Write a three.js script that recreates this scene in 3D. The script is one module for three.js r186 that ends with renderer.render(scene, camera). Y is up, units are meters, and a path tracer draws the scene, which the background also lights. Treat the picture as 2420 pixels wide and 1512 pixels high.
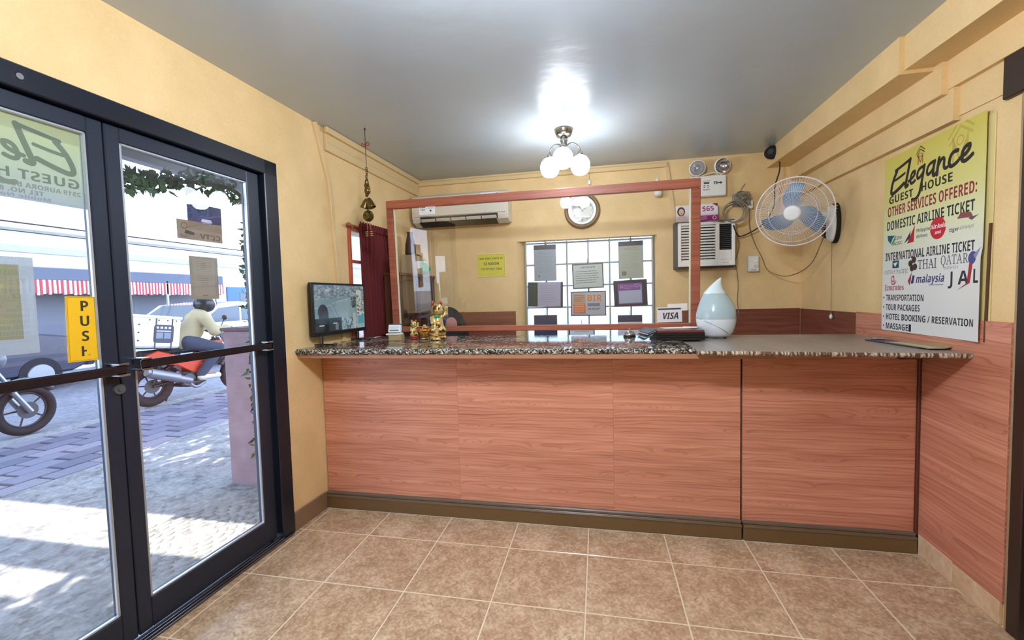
import * as THREE from 'three';
import { mergeGeometries } from 'three/addons/utils/BufferGeometryUtils.js';
import { MarchingCubes } from 'three/addons/objects/MarchingCubes.js';
import { RectAreaLightUniformsLib } from 'three/addons/lights/RectAreaLightUniformsLib.js';

// ------------------------------------------------------------------ camera, sky, sun, exposure
const scene = new THREE.Scene();
const camera = new THREE.PerspectiveCamera(73.31, 2420 / 1512, 0.05, 200);
camera.position.set(1.364, 1.395, 2.550);
{
  const yaw = 0.19806, pitch = -0.05191, roll = -0.02523;
  camera.quaternion.setFromRotationMatrix(new THREE.Matrix4().makeRotationY(yaw)
    .multiply(new THREE.Matrix4().makeRotationX(pitch)).multiply(new THREE.Matrix4().makeRotationZ(roll)));
}
const SKY_STRENGTH = 5.0, SUN_STRENGTH = 9, LAMP_STRENGTH = 0.24, LAMP_ENTRANCE = 2.3, EXPOSURE = 1.25;
{ // bright hazy tropical sky: almost white at the horizon, a little bluer overhead, the same in every direction
  const W = 64, H = 64, d = new Float32Array(W * H * 4);
  for (let y = 0; y < H; y++) for (let x = 0; x < W; x++) {
    const up = Math.max(0, ((y + 0.5) / H - 0.5) * 2), t = Math.pow(up, 0.7), o = (y * W + x) * 4;
    d[o] = 0.82 - 0.38 * t; d[o + 1] = 0.96 - 0.28 * t; d[o + 2] = 1.20 - 0.02 * t; d[o + 3] = 1;
  }
  const t = new THREE.DataTexture(d, W, H, THREE.RGBAFormat, THREE.FloatType);
  t.mapping = THREE.EquirectangularReflectionMapping; t.magFilter = THREE.LinearFilter; t.needsUpdate = true;
  scene.background = t; scene.environment = null; scene.backgroundIntensity = SKY_STRENGTH;
}
const sun = new THREE.DirectionalLight(0xfff4e2, SUN_STRENGTH);
sun.position.set(-3 - 1.2 * 2, 9.3 * 2, 3.4 * 2); sun.target.position.set(-3, 0, 0);
sun.castShadow = true; sun.shadow.mapSize.set(2048, 2048);
Object.assign(sun.shadow.camera, { left: -14, right: 14, top: 14, bottom: -14, near: 1, far: 60 });
scene.add(sun, sun.target);
RectAreaLightUniformsLib.init();
const renderer = new THREE.WebGLRenderer({ antialias: true });
renderer.toneMapping = THREE.LinearToneMapping;
renderer.toneMappingExposure = EXPOSURE;
renderer.shadowMap.enabled = true;

// ------------------------------------------------------------------ helpers
const V = (x, y, z) => new THREE.Vector3(x, y, z);
function rng(s) { return () => { s = (s + 0x6d2b79f5) | 0; let t = Math.imul(s ^ (s >>> 15), 1 | s); t = (t + Math.imul(t ^ (t >>> 7), 61 | t)) ^ t; return ((t ^ (t >>> 14)) >>> 0) / 4294967296; }; }
const clamp = (x, a = 0, b = 1) => Math.min(b, Math.max(a, x)), mix = (a, b, t) => a + (b - a) * t;
const smooth = (a, b, x) => { const t = clamp((x - a) / (b - a)); return t * t * (3 - 2 * t); };
function noiser(seed) { // value noise that repeats every P cells
  const r = rng(seed), T = new Float32Array(65536); for (let i = 0; i < 65536; i++) T[i] = r();
  return (x, y, P = 256, Q = P) => {
    const xi = Math.floor(x), yi = Math.floor(y), fx = x - xi, fy = y - yi, u = fx * fx * (3 - 2 * fx), v = fy * fy * (3 - 2 * fy);
    const g = (a, b) => T[((((a % P) + P) % P) & 255) | (((((b % Q) + Q) % Q) & 255) << 8)];
    return mix(mix(g(xi, yi), g(xi + 1, yi), u), mix(g(xi, yi + 1), g(xi + 1, yi + 1), u), v);
  };
}
function fbm(n, x, y, P, oct = 5, Q = P) { let s = 0, a = 0.5, t = 0; for (let i = 0; i < oct; i++) { s += a * n(x, y, P, Q); t += a; a *= 0.5; x *= 2; y *= 2; P *= 2; Q *= 2; } return s / t; }
function tex(W, H, f, srgb = true, rep = true) { // f(u, v) -> [r, g, b] in 0..255
  const d = new Uint8Array(W * H * 4);
  for (let y = 0, o = 0; y < H; y++) for (let x = 0; x < W; x++, o += 4) { const c = f((x + 0.5) / W, (y + 0.5) / H); d[o] = clamp(c[0], 0, 255); d[o + 1] = clamp(c[1], 0, 255); d[o + 2] = clamp(c[2], 0, 255); d[o + 3] = 255; }
  const t = new THREE.DataTexture(d, W, H); t.magFilter = THREE.LinearFilter; t.minFilter = THREE.LinearMipmapLinearFilter; t.generateMipmaps = true;
  if (rep) t.wrapS = t.wrapT = THREE.RepeatWrapping;
  if (srgb) t.colorSpace = THREE.SRGBColorSpace; t.needsUpdate = true; return t;
}
function canvasTex(W, H, draw) {
  const c = document.createElement('canvas'); c.width = W; c.height = H; const g = c.getContext('2d'); draw(g, W, H);
  const t = new THREE.CanvasTexture(c); t.colorSpace = THREE.SRGBColorSpace; return t;
}
const std = (o) => new THREE.MeshStandardMaterial(o), phy = (o) => new THREE.MeshPhysicalMaterial(o);
// uv in metres from the dominant direction of each triangle
function metreUV(g, k = 1, ou = 0, ov = 0) {
  const p = g.attributes.position, n = g.attributes.normal, uv = new Float32Array(p.count * 2);
  for (let i = 0; i < p.count; i++) {
    const ax = Math.abs(n.getX(i)), ay = Math.abs(n.getY(i)), az = Math.abs(n.getZ(i));
    const [a, b] = ax > ay && ax > az ? [p.getZ(i), p.getY(i)] : ay > az ? [p.getX(i), p.getZ(i)] : [p.getX(i), p.getY(i)];
    uv[2 * i] = a * k + ou; uv[2 * i + 1] = b * k + ov;
  }
  g.setAttribute('uv', new THREE.BufferAttribute(uv, 2)); return g;
}
// a box with chamfered edges, uv in metres
function bb(w, h, d, x = 0, y = 0, z = 0, b = 0.002) {
  const D = [w / 2, h / 2, d / 2], pos = [], nor = []; b = Math.min(b, Math.min(w, h, d) * 0.45);
  const P = (a, s) => [0, 1, 2].map((i) => s[i] * (i === a ? D[i] : D[i] - b));
  const tri = (A, B, C) => {
    const u = V(...B).sub(V(...A)), v = V(...C).sub(V(...A)), n = u.cross(v).normalize(), m = V(A[0] + B[0] + C[0], A[1] + B[1] + C[1], A[2] + B[2] + C[2]);
    if (n.dot(m) < 0) { [B, C] = [C, B]; n.negate(); }
    pos.push(...A, ...B, ...C); for (let i = 0; i < 3; i++) nor.push(n.x, n.y, n.z);
  };
  const quad = (A, B, C, E) => { tri(A, B, C); tri(A, C, E); };
  for (let a = 0; a < 3; a++) {
    const [e, f] = [(a + 1) % 3, (a + 2) % 3];
    for (const s of [-1, 1]) { const q = (i, j) => { const t = [0, 0, 0]; t[a] = s; t[e] = i; t[f] = j; return P(a, t); }; quad(q(-1, -1), q(1, -1), q(1, 1), q(-1, 1)); }
    for (const s of [-1, 1]) for (const r of [-1, 1]) { // edges along a
      const q = (k, ax) => { const t = [0, 0, 0]; t[a] = k; t[e] = s; t[f] = r; return P(ax, t); };
      quad(q(-1, e), q(1, e), q(1, f), q(-1, f));
    }
  }
  for (const i of [-1, 1]) for (const j of [-1, 1]) for (const k of [-1, 1]) tri(P(0, [i, j, k]), P(1, [i, j, k]), P(2, [i, j, k]));
  const g = new THREE.BufferGeometry();
  g.setAttribute('position', new THREE.Float32BufferAttribute(pos, 3)); g.setAttribute('normal', new THREE.Float32BufferAttribute(nor, 3));
  metreUV(g); g.translate(x, y, z); return g;
}
const bx = (x0, x1, y0, y1, z0, z1, b) => bb(x1 - x0, y1 - y0, z1 - z0, (x0 + x1) / 2, (y0 + y1) / 2, (z0 + z1) / 2, b);
const cyl = (r0, r1, h, x = 0, y = 0, z = 0, s = 20) => new THREE.CylinderGeometry(r1, r0, h, s).translate(x, y + h / 2, z);
const ball = (r, x = 0, y = 0, z = 0, sx = 1, sy = 1, sz = 1, s = 20) => new THREE.SphereGeometry(r, s, Math.ceil(s * 0.7)).scale(sx, sy, sz).translate(x, y, z);
const lathe = (pts, s = 28) => new THREE.LatheGeometry(pts.map(([r, y]) => new THREE.Vector2(r, y)), s);
function tube(pts, r, s = 6, seg, closed = false) { return new THREE.TubeGeometry(new THREE.CatmullRomCurve3(pts.map((p) => (p.isVector3 ? p : V(...p))), closed, 'centripetal'), seg || Math.max(6, pts.length * 6), r, s, closed); }
const rod = (a, b, r, s = 8) => { const A = V(...a), B = V(...b), g = new THREE.CylinderGeometry(r, r, A.distanceTo(B), s); g.applyQuaternion(new THREE.Quaternion().setFromUnitVectors(V(0, 1, 0), B.clone().sub(A).normalize())); const m = A.add(B).multiplyScalar(0.5); return g.translate(m.x, m.y, m.z); };
function prism(pts, depth, bevel = 0.002, curve = 4, holes = []) { const s = new THREE.Shape(pts.map(([x, y]) => new THREE.Vector2(x, y))); for (const h of holes) s.holes.push(new THREE.Path(h.map(([x, y]) => new THREE.Vector2(x, y)))); return new THREE.ExtrudeGeometry(s, { depth, bevelEnabled: bevel > 0, bevelThickness: bevel, bevelSize: bevel, bevelOffset: -bevel, bevelSegments: 1, curveSegments: curve }); }
function join(...list) {
  const gs = list.flat(9).filter(Boolean).map((g) => { const n = g.index ? g.toNonIndexed() : g; for (const k of Object.keys(n.attributes)) if (!['position', 'normal', 'uv'].includes(k)) n.deleteAttribute(k); if (!n.attributes.uv) metreUV(n); return n; });
  return gs.length === 1 ? gs[0] : mergeGeometries(gs);
}
const at = (g, x, y, z, rx = 0, ry = 0, rz = 0) => g.applyMatrix4(new THREE.Matrix4().compose(V(x, y, z), new THREE.Quaternion().setFromEuler(new THREE.Euler(rx, ry, rz)), V(1, 1, 1)));
const names = new Map();
function numbered(n) { n = n.replace(/_\d{3}$/, ''); const k = names.get(n) || 0; names.set(n, k + 1); return k ? n + '_' + String(k).padStart(3, '0') : n; }
function thing(name, label, category, pos = [0, 0, 0], turn = 0, group) {
  const o = new THREE.Group(); o.name = numbered(name); o.position.set(...pos); o.rotation.y = turn; scene.add(o);
  o.userData = { label, category }; if (group) o.userData.group = group; return o;
}
function part(name, geo, m, parent, label) { const o = new THREE.Mesh(Array.isArray(geo) ? join(geo) : geo, m); o.name = name; if (label) o.userData.label = label; parent.add(o); return o; }
function solid(name, geo, m, label, category, group) { const o = new THREE.Mesh(Array.isArray(geo) ? join(geo) : geo, m); o.name = numbered(name); o.userData = { label, category }; if (group) o.userData.group = group; scene.add(o); return o; }
function struct(name, geo, m, label) { const o = geo ? new THREE.Mesh(Array.isArray(geo) ? join(geo) : geo, m) : new THREE.Group(); o.name = name; o.userData = { kind: 'structure' }; if (label) o.userData.label = label; scene.add(o); return o; }
function dup(root, pos, turn, label) { const r = root.clone(); r.name = numbered(root.name); r.userData = { ...root.userData }; if (label) r.userData.label = label; r.position.set(...pos); r.rotation.y = turn; scene.add(r); return r; }
// a continuous skin round capsules and ellipsoids: each prim is [ax,ay,az, bx,by,bz, ra, rb] ; k blends
function skin(prims, cell, k, pad = 0.03) {
  const lo = [1e9, 1e9, 1e9], hi = [-1e9, -1e9, -1e9];
  for (const p of prims) for (let i = 0; i < 3; i++) { lo[i] = Math.min(lo[i], p[i] - p[6], p[i + 3] - p[7]); hi[i] = Math.max(hi[i], p[i] + p[6], p[i + 3] + p[7]); }
  const size = Math.max(...[0, 1, 2].map((i) => hi[i] - lo[i])) + 2 * pad, N = Math.min(120, Math.ceil(size / cell) + 3), c = [0, 1, 2].map((i) => (hi[i] + lo[i]) / 2);
  const mc = new MarchingCubes(N, new THREE.MeshBasicMaterial(), false, false, 400000); mc.isolation = 0; mc.reset();
  const half = N / 2;
  for (let z = 0, q = 0; z < N; z++) for (let y = 0; y < N; y++) for (let x = 0; x < N; x++, q++) {
    const P = [(x - half) / half * size / 2 + c[0], (y - half) / half * size / 2 + c[1], (z - half) / half * size / 2 + c[2]];
    let s = 0;
    for (const p of prims) {
      const bx_ = p[3] - p[0], by_ = p[4] - p[1], bz_ = p[5] - p[2], l = bx_ * bx_ + by_ * by_ + bz_ * bz_, ax = P[0] - p[0], ay = P[1] - p[1], az = P[2] - p[2];
      const t = l > 1e-12 ? clamp((ax * bx_ + ay * by_ + az * bz_) / l) : 0, dx = ax - t * bx_, dy = ay - t * by_, dz = az - t * bz_;
      s += Math.exp(-(Math.sqrt(dx * dx + dy * dy + dz * dz) - mix(p[6], p[7], t)) / k);
    }
    mc.field[q] = clamp(k * Math.log(Math.max(s, 1e-30)), -1, 1);
  }
  mc.update();
  const g = new THREE.BufferGeometry(), n = mc.count, pos = mc.positionArray.slice(0, n * 3), nor = mc.normalArray.slice(0, n * 3);
  for (let i = 0; i < n * 3; i++) pos[i] = pos[i] * size / 2 + c[i % 3];
  g.setAttribute('position', new THREE.BufferAttribute(pos, 3)); g.setAttribute('normal', new THREE.BufferAttribute(nor, 3));
  return metreUV(g);
}
const quadPlane = (w, h) => new THREE.PlaneGeometry(w, h);
// a thin board facing +z with print on its front only: [body, face]
function board(name, label, category, w, h, d, face, edge, pos, turn, group, tilt = 0, lean = 0) {
  const t = thing(name, label, category, pos, turn, group); t.rotation.order = 'YXZ'; t.rotation.z = tilt; t.rotation.x = lean;
  part('backing', bb(w, h, d, 0, 0, -d / 2 - 0.0003, Math.min(0.001, d / 4)), edge, t);
  part('print', quadPlane(w - 0.0005, h - 0.0005).translate(0, 0, 0.0002), face, t);
  return t;
}
// wall frames: s runs along the wall (towards the camera), o out of the wall into the room
const LK = 0.0381, RK = 0.0526, LROT = Math.PI / 2 - LK, RROT = -(Math.PI / 2 + RK);
const LW = (s, y, o = 0) => [-0.47 - LK * s + o, y, s], RW = (s, y, o = 0) => [3.0 - RK * s - o, y, s];
const lb = (s0, s1, y0, y1, o0, o1, b) => bx(-s1, -s0, y0, y1, o0, o1, b);   // in a group at LW(0,0), turned LROT
const rb = (s0, s1, y0, y1, o0, o1, b) => bx(s0, s1, y0, y1, o0, o1, b);     // in a group at RW(0,0), turned RROT
const onLeft = (o) => { o.position.set(...LW(0, 0)); o.rotation.y = LROT; return o; };
const onRight = (o) => { o.position.set(...RW(0, 0)); o.rotation.y = RROT; return o; };
const CEIL = 2.59, BACK = -1.58, TOP = 1.105;
// ------------------------------------------------------------------ materials
const n1 = noiser(11), n2 = noiser(23), n3 = noiser(37);
const wallTex = tex(512, 512, (u, v) => { const a = fbm(n1, u * 6, v * 6, 6, 5) - 0.5, b = n2(u * 160, v * 160, 160) - 0.5, k = 1 + a * 0.10 + b * 0.03; return [230 * k, 199 * k, 145 * k * (1 + a * 0.05)]; });
const wallBump = tex(512, 512, (u, v) => { const a = 128 + (fbm(n3, u * 40, v * 40, 40, 3) - 0.5) * 160; return [a, a, a]; }, false);
const M = {};
M.wall = std({ map: wallTex, roughness: 0.62, bumpMap: wallBump, bumpScale: 0.0008 });
M.ceil = std({ color: '#b5c0c8', roughness: 0.25, bumpMap: tex(512, 512, (u, v) => { const a = 128 + (fbm(n2, u * 5, v * 9, 5, 5, 9) - 0.5) * 240; return [a, a, a]; }, false), bumpScale: 0.0028 });
function woodTex(seed, W, H, base, dark, freq, eyes, aspect = 1) { // straight fine grain along u with pointed figures here and there
  const a = noiser(seed), b = noiser(seed + 1), c = noiser(seed + 2), r = rng(seed + 3), E = [];
  for (let i = 0; i < eyes; i++) { const row = Math.floor(i / 3); E.push([r(), (row + 0.5 + (r() - 0.5) * 0.3) / Math.ceil(eyes / 3), 0.05 + r() * 0.09, 0.007 + r() * 0.008, 1.4 + r() * 2.2]); }
  const wrap = (d) => d - Math.round(d);
  return tex(W, H, (u, v) => {
    let w = (fbm(a, u * 2, v * 6, 2, 3, 6) - 0.5) * 2.6 + (fbm(b, u * 7, v * 40, 7, 2, 40) - 0.5) * 0.9;
    for (const [x, y, sx, sy, k] of E) { const dx = wrap(u - x) / sx, dy = wrap(v - y) / sy, q = Math.abs(dx) + dy * dy * 0.5; if (q < 5) w += k * Math.exp(-q); }
    const t = v * freq + w, f = t - Math.floor(t), line = Math.pow(smooth(0.45, 1, f), 2) * (1 - smooth(0.93, 1, f)) * (0.25 + 0.75 * n1(Math.floor(t) * 7.3, u * 3, 256, 3)), fine = c(u * 9, v * 330, 9, 330) - 0.5, mid = c(u * 4, v * 90, 4, 90) - 0.5, broad = fbm(c, u * 1, v * 9, 1, 3, 9) - 0.5;
    const k = clamp(line * 0.55 + fine * 0.22 + mid * 0.34 + broad * 0.5 + 0.28);
    return [mix(base[0], dark[0], k), mix(base[1], dark[1], k), mix(base[2], dark[2], k)];
  });
}
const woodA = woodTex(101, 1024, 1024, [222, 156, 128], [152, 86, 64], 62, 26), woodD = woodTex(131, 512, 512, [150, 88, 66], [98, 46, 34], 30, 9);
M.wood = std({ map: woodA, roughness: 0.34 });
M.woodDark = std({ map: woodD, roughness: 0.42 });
M.woodTrim = std({ color: '#6e5434', roughness: 0.3 });
M.woodTrimTop = std({ color: '#6a5b4c', roughness: 0.3 });
M.frameWood = std({ map: woodTex(151, 512, 512, [176, 100, 74], [124, 62, 44], 26, 6), roughness: 0.4 });
const tileTex = [0, 1, 2, 3].map((i) => { const a = noiser(200 + i), b = noiser(210 + i), c = noiser(220 + i); return tex(512, 512, (u, v) => {
  const m = fbm(a, u * 3, v * 3, 8, 6), s = fbm(b, u * 44, v * 44, 64, 3), p = fbm(b, u * 9 + 3, v * 14, 16, 4), w = fbm(c, u * 2.2 + m * 0.8 + v * 1.2, v * 3.4 - u * 1.6, 8, 5), vein = Math.pow(clamp(1 - Math.abs(w - 0.5) * 30), 2) * smooth(0.46, 0.6, m);
  const k = clamp((m - 0.5) * 0.75 + (s - 0.5) * 1.1 + (p - 0.5) * 0.7 + 0.5);
  return [mix(168, 224, k) - vein * 30, mix(133, 197, k) - vein * 36, mix(102, 163, k) - vein * 36];
}); });
const tileBump = tex(256, 256, (u, v) => { const a = 128 + (fbm(n1, u * 20, v * 20, 32, 3) - 0.5) * 180; return [a, a, a]; }, false);
M.tiles = tileTex.map((t) => std({ map: t, roughness: 0.17, bumpMap: tileBump, bumpScale: 0.0004 }));
M.grout = std({ color: '#ead9bb', roughness: 0.9 });
M.skirtTile = std({ map: tex(256, 256, (u, v) => { const k = fbm(n1, u * 4, v * 4, 4, 5), w = fbm(n2, u * 24, v * 24, 32, 3); const q = clamp((k - 0.5) * 1.6 + (w - 0.5) * 0.7 + 0.5); return [mix(206, 240, q), mix(170, 216, q), mix(130, 184, q)]; }), roughness: 0.4 });
M.skirtBrown = std({ color: '#866a50', roughness: 0.35 });
M.granite = std({ map: (() => { const r = rng(5), N = 92, cells = []; for (let i = 0; i < N * N; i++) cells.push([r(), r(), r()]); const nn = noiser(77); return tex(1024, 1024, (u, v) => {
  const x = u * N, y = v * N, xi = Math.floor(x), yi = Math.floor(y); let d1 = 9, id = 0;
  for (let j = -1; j <= 1; j++) for (let i = -1; i <= 1; i++) { const a = (xi + i + N) % N, b = (yi + j + N) % N, c = cells[b * N + a], dx = xi + i + c[0] - x, dy = yi + j + c[1] - y, d = dx * dx + dy * dy; if (d < d1) { d1 = d; id = c[2]; } }
  const big = fbm(nn, u * 10, v * 10, 10, 4), t = id * 0.75 + big * 0.55, q = nn(u * 200, v * 200, 200) * 24 - 12;
  if (t < 0.55) return [32 + q, 30 + q, 29 + q]; if (t < 0.70) return [84 + q, 77 + q, 68 + q]; if (t < 0.86) return [146 + q, 136 + q, 120 + q]; return [204 + q, 198 + q, 186 + q];
}); })(), roughness: 0.08 });
M.graniteEdge = std({ map: M.granite.map, color: '#ffffff', roughness: 0.75 });
M.laminate = std({ map: (() => { const a = noiser(88); return tex(512, 512, (u, v) => { const k = fbm(a, u * 40, v * 3, 40, 3, 3) * 26 + fbm(a, u * 6, v * 6, 6, 4) * 30 - 26; return [150 + k, 140 + k, 130 + k]; }); })(), roughness: 0.3 });
M.rawEdge = std({ map: (() => { const a = noiser(89); return tex(512, 128, (u, v) => { const k = fbm(a, u * 128, v * 32, 128, 4, 32), w = smooth(0.42, 0.66, k); return [mix(96, 205, w), mix(66, 190, w), mix(44, 170, w)]; }); })(), roughness: 0.8 });
M.blackAlu = std({ color: '#1a1f2b', roughness: 0.32, metalness: 0.2 });
M.blackAluSoft = std({ color: '#232b3a', roughness: 0.38, metalness: 0.2 });
M.bead = std({ color: '#b9c2cc', roughness: 0.3, metalness: 0.6 });
M.glass = phy({ color: '#ffffff', transmission: 1, thickness: 0, roughness: 0, ior: 1.5, specularIntensity: 1 });
M.chrome = std({ color: '#c8c8cc', roughness: 0.12, metalness: 1 });
M.chromeDark = std({ color: '#75707a', roughness: 0.16, metalness: 1 });
M.barDark = std({ color: '#3a3236', roughness: 0.22, metalness: 0.7 });
M.nickel = std({ color: '#a9a79f', roughness: 0.22, metalness: 1 });
M.white = std({ color: '#e9e8e4', roughness: 0.45 });
M.whiteGloss = std({ color: '#eef0f0', roughness: 0.2 });
M.ivory = std({ color: '#d9d3c4', roughness: 0.45 });
M.black = std({ color: '#0c0c0e', roughness: 0.35 });
M.blackMatte = std({ color: '#121214', roughness: 0.7 });
M.grey = std({ color: '#8c8c8c', roughness: 0.6 });
M.greyDark = std({ color: '#4a4c50', roughness: 0.6 });
M.cable = std({ color: '#8a7752', roughness: 0.7 });
M.cableGrey = std({ color: '#8b8172', roughness: 0.7 });
M.cableDark = std({ color: '#2a2220', roughness: 0.6 });
M.gold = std({ color: '#d9ab4c', roughness: 0.22, metalness: 0.85 });
M.goldPale = std({ map: tex(128, 128, (u, v) => { const k = smooth(0.50, 0.58, fbm(n3, u * 10, v * 10, 16, 3)); return [mix(238, 120, k), mix(214, 78, k), mix(150, 30, k)]; }), roughness: 0.22, metalness: 0.75, bumpMap: tex(128, 128, (u, v) => { const a = fbm(n2, u * 12, v * 12, 16, 3) * 255; return [a, a, a]; }, false), bumpScale: 0.004 });
M.red = std({ color: '#a01c18', roughness: 0.4 });
M.green = std({ color: '#1f9a62', roughness: 0.4 });
M.bronze = std({ color: '#6e5d34', roughness: 0.32, metalness: 0.85 });
M.paper = std({ color: '#eceae4', roughness: 0.8 });
M.raceway = std({ color: '#dcc190', roughness: 0.5 });
M.dark = std({ color: '#241a16', roughness: 0.6 });
M.chalk = std({ color: '#f1efe9', roughness: 0.6 });
// outdoors
const concTex = tex(1024, 1024, (u, v) => { const a = fbm(n1, u * 26, v * 26, 26, 5), b = fbm(n2, u * 120, v * 120, 120, 3), c = smooth(0.60, 0.66, fbm(n3, u * 46, v * 46, 46, 3)); const k = 150 + (b - 0.5) * 44 + (a - 0.5) * 46 - c * 22; return [k * 0.98, k * 0.99, k]; });
M.concrete = std({ map: concTex, roughness: 0.9 });
M.asphalt = std({ map: tex(512, 512, (u, v) => { const k = 126 + (fbm(n2, u * 90, v * 90, 90, 3) - 0.5) * 50 + (fbm(n1, u * 5, v * 5, 5, 4) - 0.5) * 36; return [k * 0.95, k * 0.98, k * 1.05]; }), roughness: 0.9 });
M.pavers = [[126, 126, 142], [114, 116, 134], [138, 136, 148], [104, 106, 124]].map((c, i) => std({ color: new THREE.Color().setRGB(c[0] / 255, c[1] / 255, c[2] / 255, THREE.SRGBColorSpace), roughness: 0.9 }));
M.plaster = std({ color: '#e9e7e0', roughness: 0.85 });
M.stripeGrey = std({ color: '#b4b6b8', roughness: 0.85 });
M.pillar = std({ map: tex(256, 256, (u, v) => { const k = (fbm(n1, u * 10, v * 10, 16, 4) - 0.5) * 26; return [138 + k, 118 + k, 126 + k]; }), roughness: 0.8 });
M.soffit = std({ color: '#8f98a8', roughness: 0.8 });
M.leafOut = std({ color: '#46664a', roughness: 0.7, side: THREE.DoubleSide });
M.rubber = std({ color: '#1b1d23', roughness: 0.8 });
M.carWhite = phy({ color: '#e8eaec', roughness: 0.25, clearcoat: 1 });
M.carBlue = phy({ color: '#18203c', roughness: 0.25, clearcoat: 1 });
M.carGlass = std({ color: '#4a5a6a', roughness: 0.08 });
M.steel = std({ color: '#9a9ea6', roughness: 0.35, metalness: 0.8 });
// ------------------------------------------------------------------ the room
function slabXZ(pts, y0, y1, bevel = 0.003) { const g = prism(pts.map(([x, z]) => [x, -z]), y1 - y0 - 2 * bevel, bevel, 4); g.rotateX(-Math.PI / 2); g.translate(0, y0 + bevel, 0); return metreUV(join(g)); }
function hexa(a, b) { // two quads of four corners each (same order round), joined: flat faces
  const pos = [], c = V(0, 0, 0); [...a, ...b].forEach((p) => c.add(V(...p))); c.multiplyScalar(1 / 8);
  const tri = (A, B, C) => { const u = V(...B).sub(V(...A)), v = V(...C).sub(V(...A)), n = u.cross(v), m = V((A[0] + B[0] + C[0]) / 3, (A[1] + B[1] + C[1]) / 3, (A[2] + B[2] + C[2]) / 3).sub(c); pos.push(...A, ...(n.dot(m) < 0 ? [...C, ...B] : [...B, ...C])); };
  const q = (A, B, C, D) => { tri(A, B, C); tri(A, C, D); };
  q(...a); q(...b); for (let i = 0; i < 4; i++) q(a[i], a[(i + 1) % 4], b[(i + 1) % 4], b[i]);
  const g = new THREE.BufferGeometry(); g.setAttribute('position', new THREE.Float32BufferAttribute(pos, 3)); g.computeVertexNormals(); return metreUV(g);
}
const rect = (x0, x1, y0, y1) => [[x0, y0], [x1, y0], [x1, y1], [x0, y1]];

// floor: a mortar bed with every tile on it
const floor = struct('floor', bx(-0.6, 3.2, -0.06, -0.0016, -1.7, 4.35, 0.001), M.grout);
{
  const T = 0.43, r = rng(9), gs = bb(T - 0.0065, 0.012, T - 0.0065, 0, 0, 0, 0.0018); metreUV(gs, 1 / T, 0.5, 0.5);
  for (let j = -1; j < 9; j++) for (let i = -1; i < 7; i++) {
    const z0 = Math.max(0.272 + j * T, 0.0), z1 = 0.272 + (j + 1) * T, zc = (z0 + z1) / 2;
    const x0 = i === -1 ? -0.475 - LK * zc + 0.003 : i * T, x1 = i === 6 ? Math.min(7 * T, 3.0 - RK * zc - 0.004) : (i + 1) * T;
    for (const [a, b] of i === -1 ? [[x0, -T], [-T, 0]] : [[x0, x1]]) {
      const whole = Math.abs(b - a - T) < 1e-3 && Math.abs(z1 - z0 - T) < 1e-3, k = Math.floor(r() * 4);
      const g = whole ? gs : metreUV(bb(b - a - 0.0065, 0.012, z1 - z0 - 0.0065, 0, 0, 0, 0.0018), 1 / T, 0.5, 0.5);
      const m = part('tile', g, M.tiles[Math.floor(r() * 4)], floor);
      m.position.set((a + b) / 2, -0.006 + (r() - 0.5) * 0.0006, (z0 + z1) / 2); if (whole) m.rotation.y = k * Math.PI / 2;
    }
  }
}
struct('ceiling', bx(-0.8, 3.4, CEIL, CEIL + 0.15, -1.78, 4.5, 0.001), M.ceil);

// left wall with the street door and the little curtained window
const wallLeft = onLeft(struct('wall_left', (() => {
  const g = prism([[-4.45, -0.02], [-2.03, -0.02], [-2.03, 2.19], [-0.33, 2.19], [-0.33, -0.02], [1.78, -0.02], [1.78, 2.6], [-4.45, 2.6]], 0.15, 0, 4, [rect(0.40, 0.93, 1.10, 1.93)]); g.translate(0, 0, -0.15); return metreUV(join(g));
})(), M.wall));
const wallBack = struct('wall_back', (() => {
  const g = prism(rect(-0.72, 3.35, -0.02, 2.6), 0.12, 0, 4, [rect(0.60, 1.90, 0.62, 1.935)]); g.translate(0, 0, BACK - 0.12); return metreUV(join(g));
})(), M.wall);
part('reveal', hexa([[0.60, 0.62, BACK], [0.60, 1.935, BACK], [0.60, 1.935, BACK - 0.12], [0.60, 0.62, BACK - 0.12]], [[0.601, 0.62, BACK], [0.601, 1.935, BACK], [0.675, 1.935, BACK - 0.12], [0.675, 0.62, BACK - 0.12]]), M.wall, wallBack);
part('reveal', hexa([[1.90, 0.62, BACK], [1.90, 1.935, BACK], [1.90, 1.935, BACK - 0.12], [1.90, 0.62, BACK - 0.12]], [[1.899, 0.62, BACK], [1.899, 1.935, BACK], [1.875, 1.935, BACK - 0.12], [1.875, 0.62, BACK - 0.12]]), M.wall, wallBack);
const wallRight = onRight(struct('wall_right', (() => {
  const g = prism([[-1.78, -0.02], [0.53, -0.02], [0.53, 2.13], [1.5, 2.13], [1.5, -0.02], [4.45, -0.02], [4.45, 2.6], [-1.78, 2.6]], 0.15, 0, 4); g.translate(0, 0, -0.15); return metreUV(join(g));
})(), M.wall));
struct('wall_front', bx(-0.9, 3.2, -0.02, 2.6, 4.35, 4.5, 0.001), M.wall);

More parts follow.
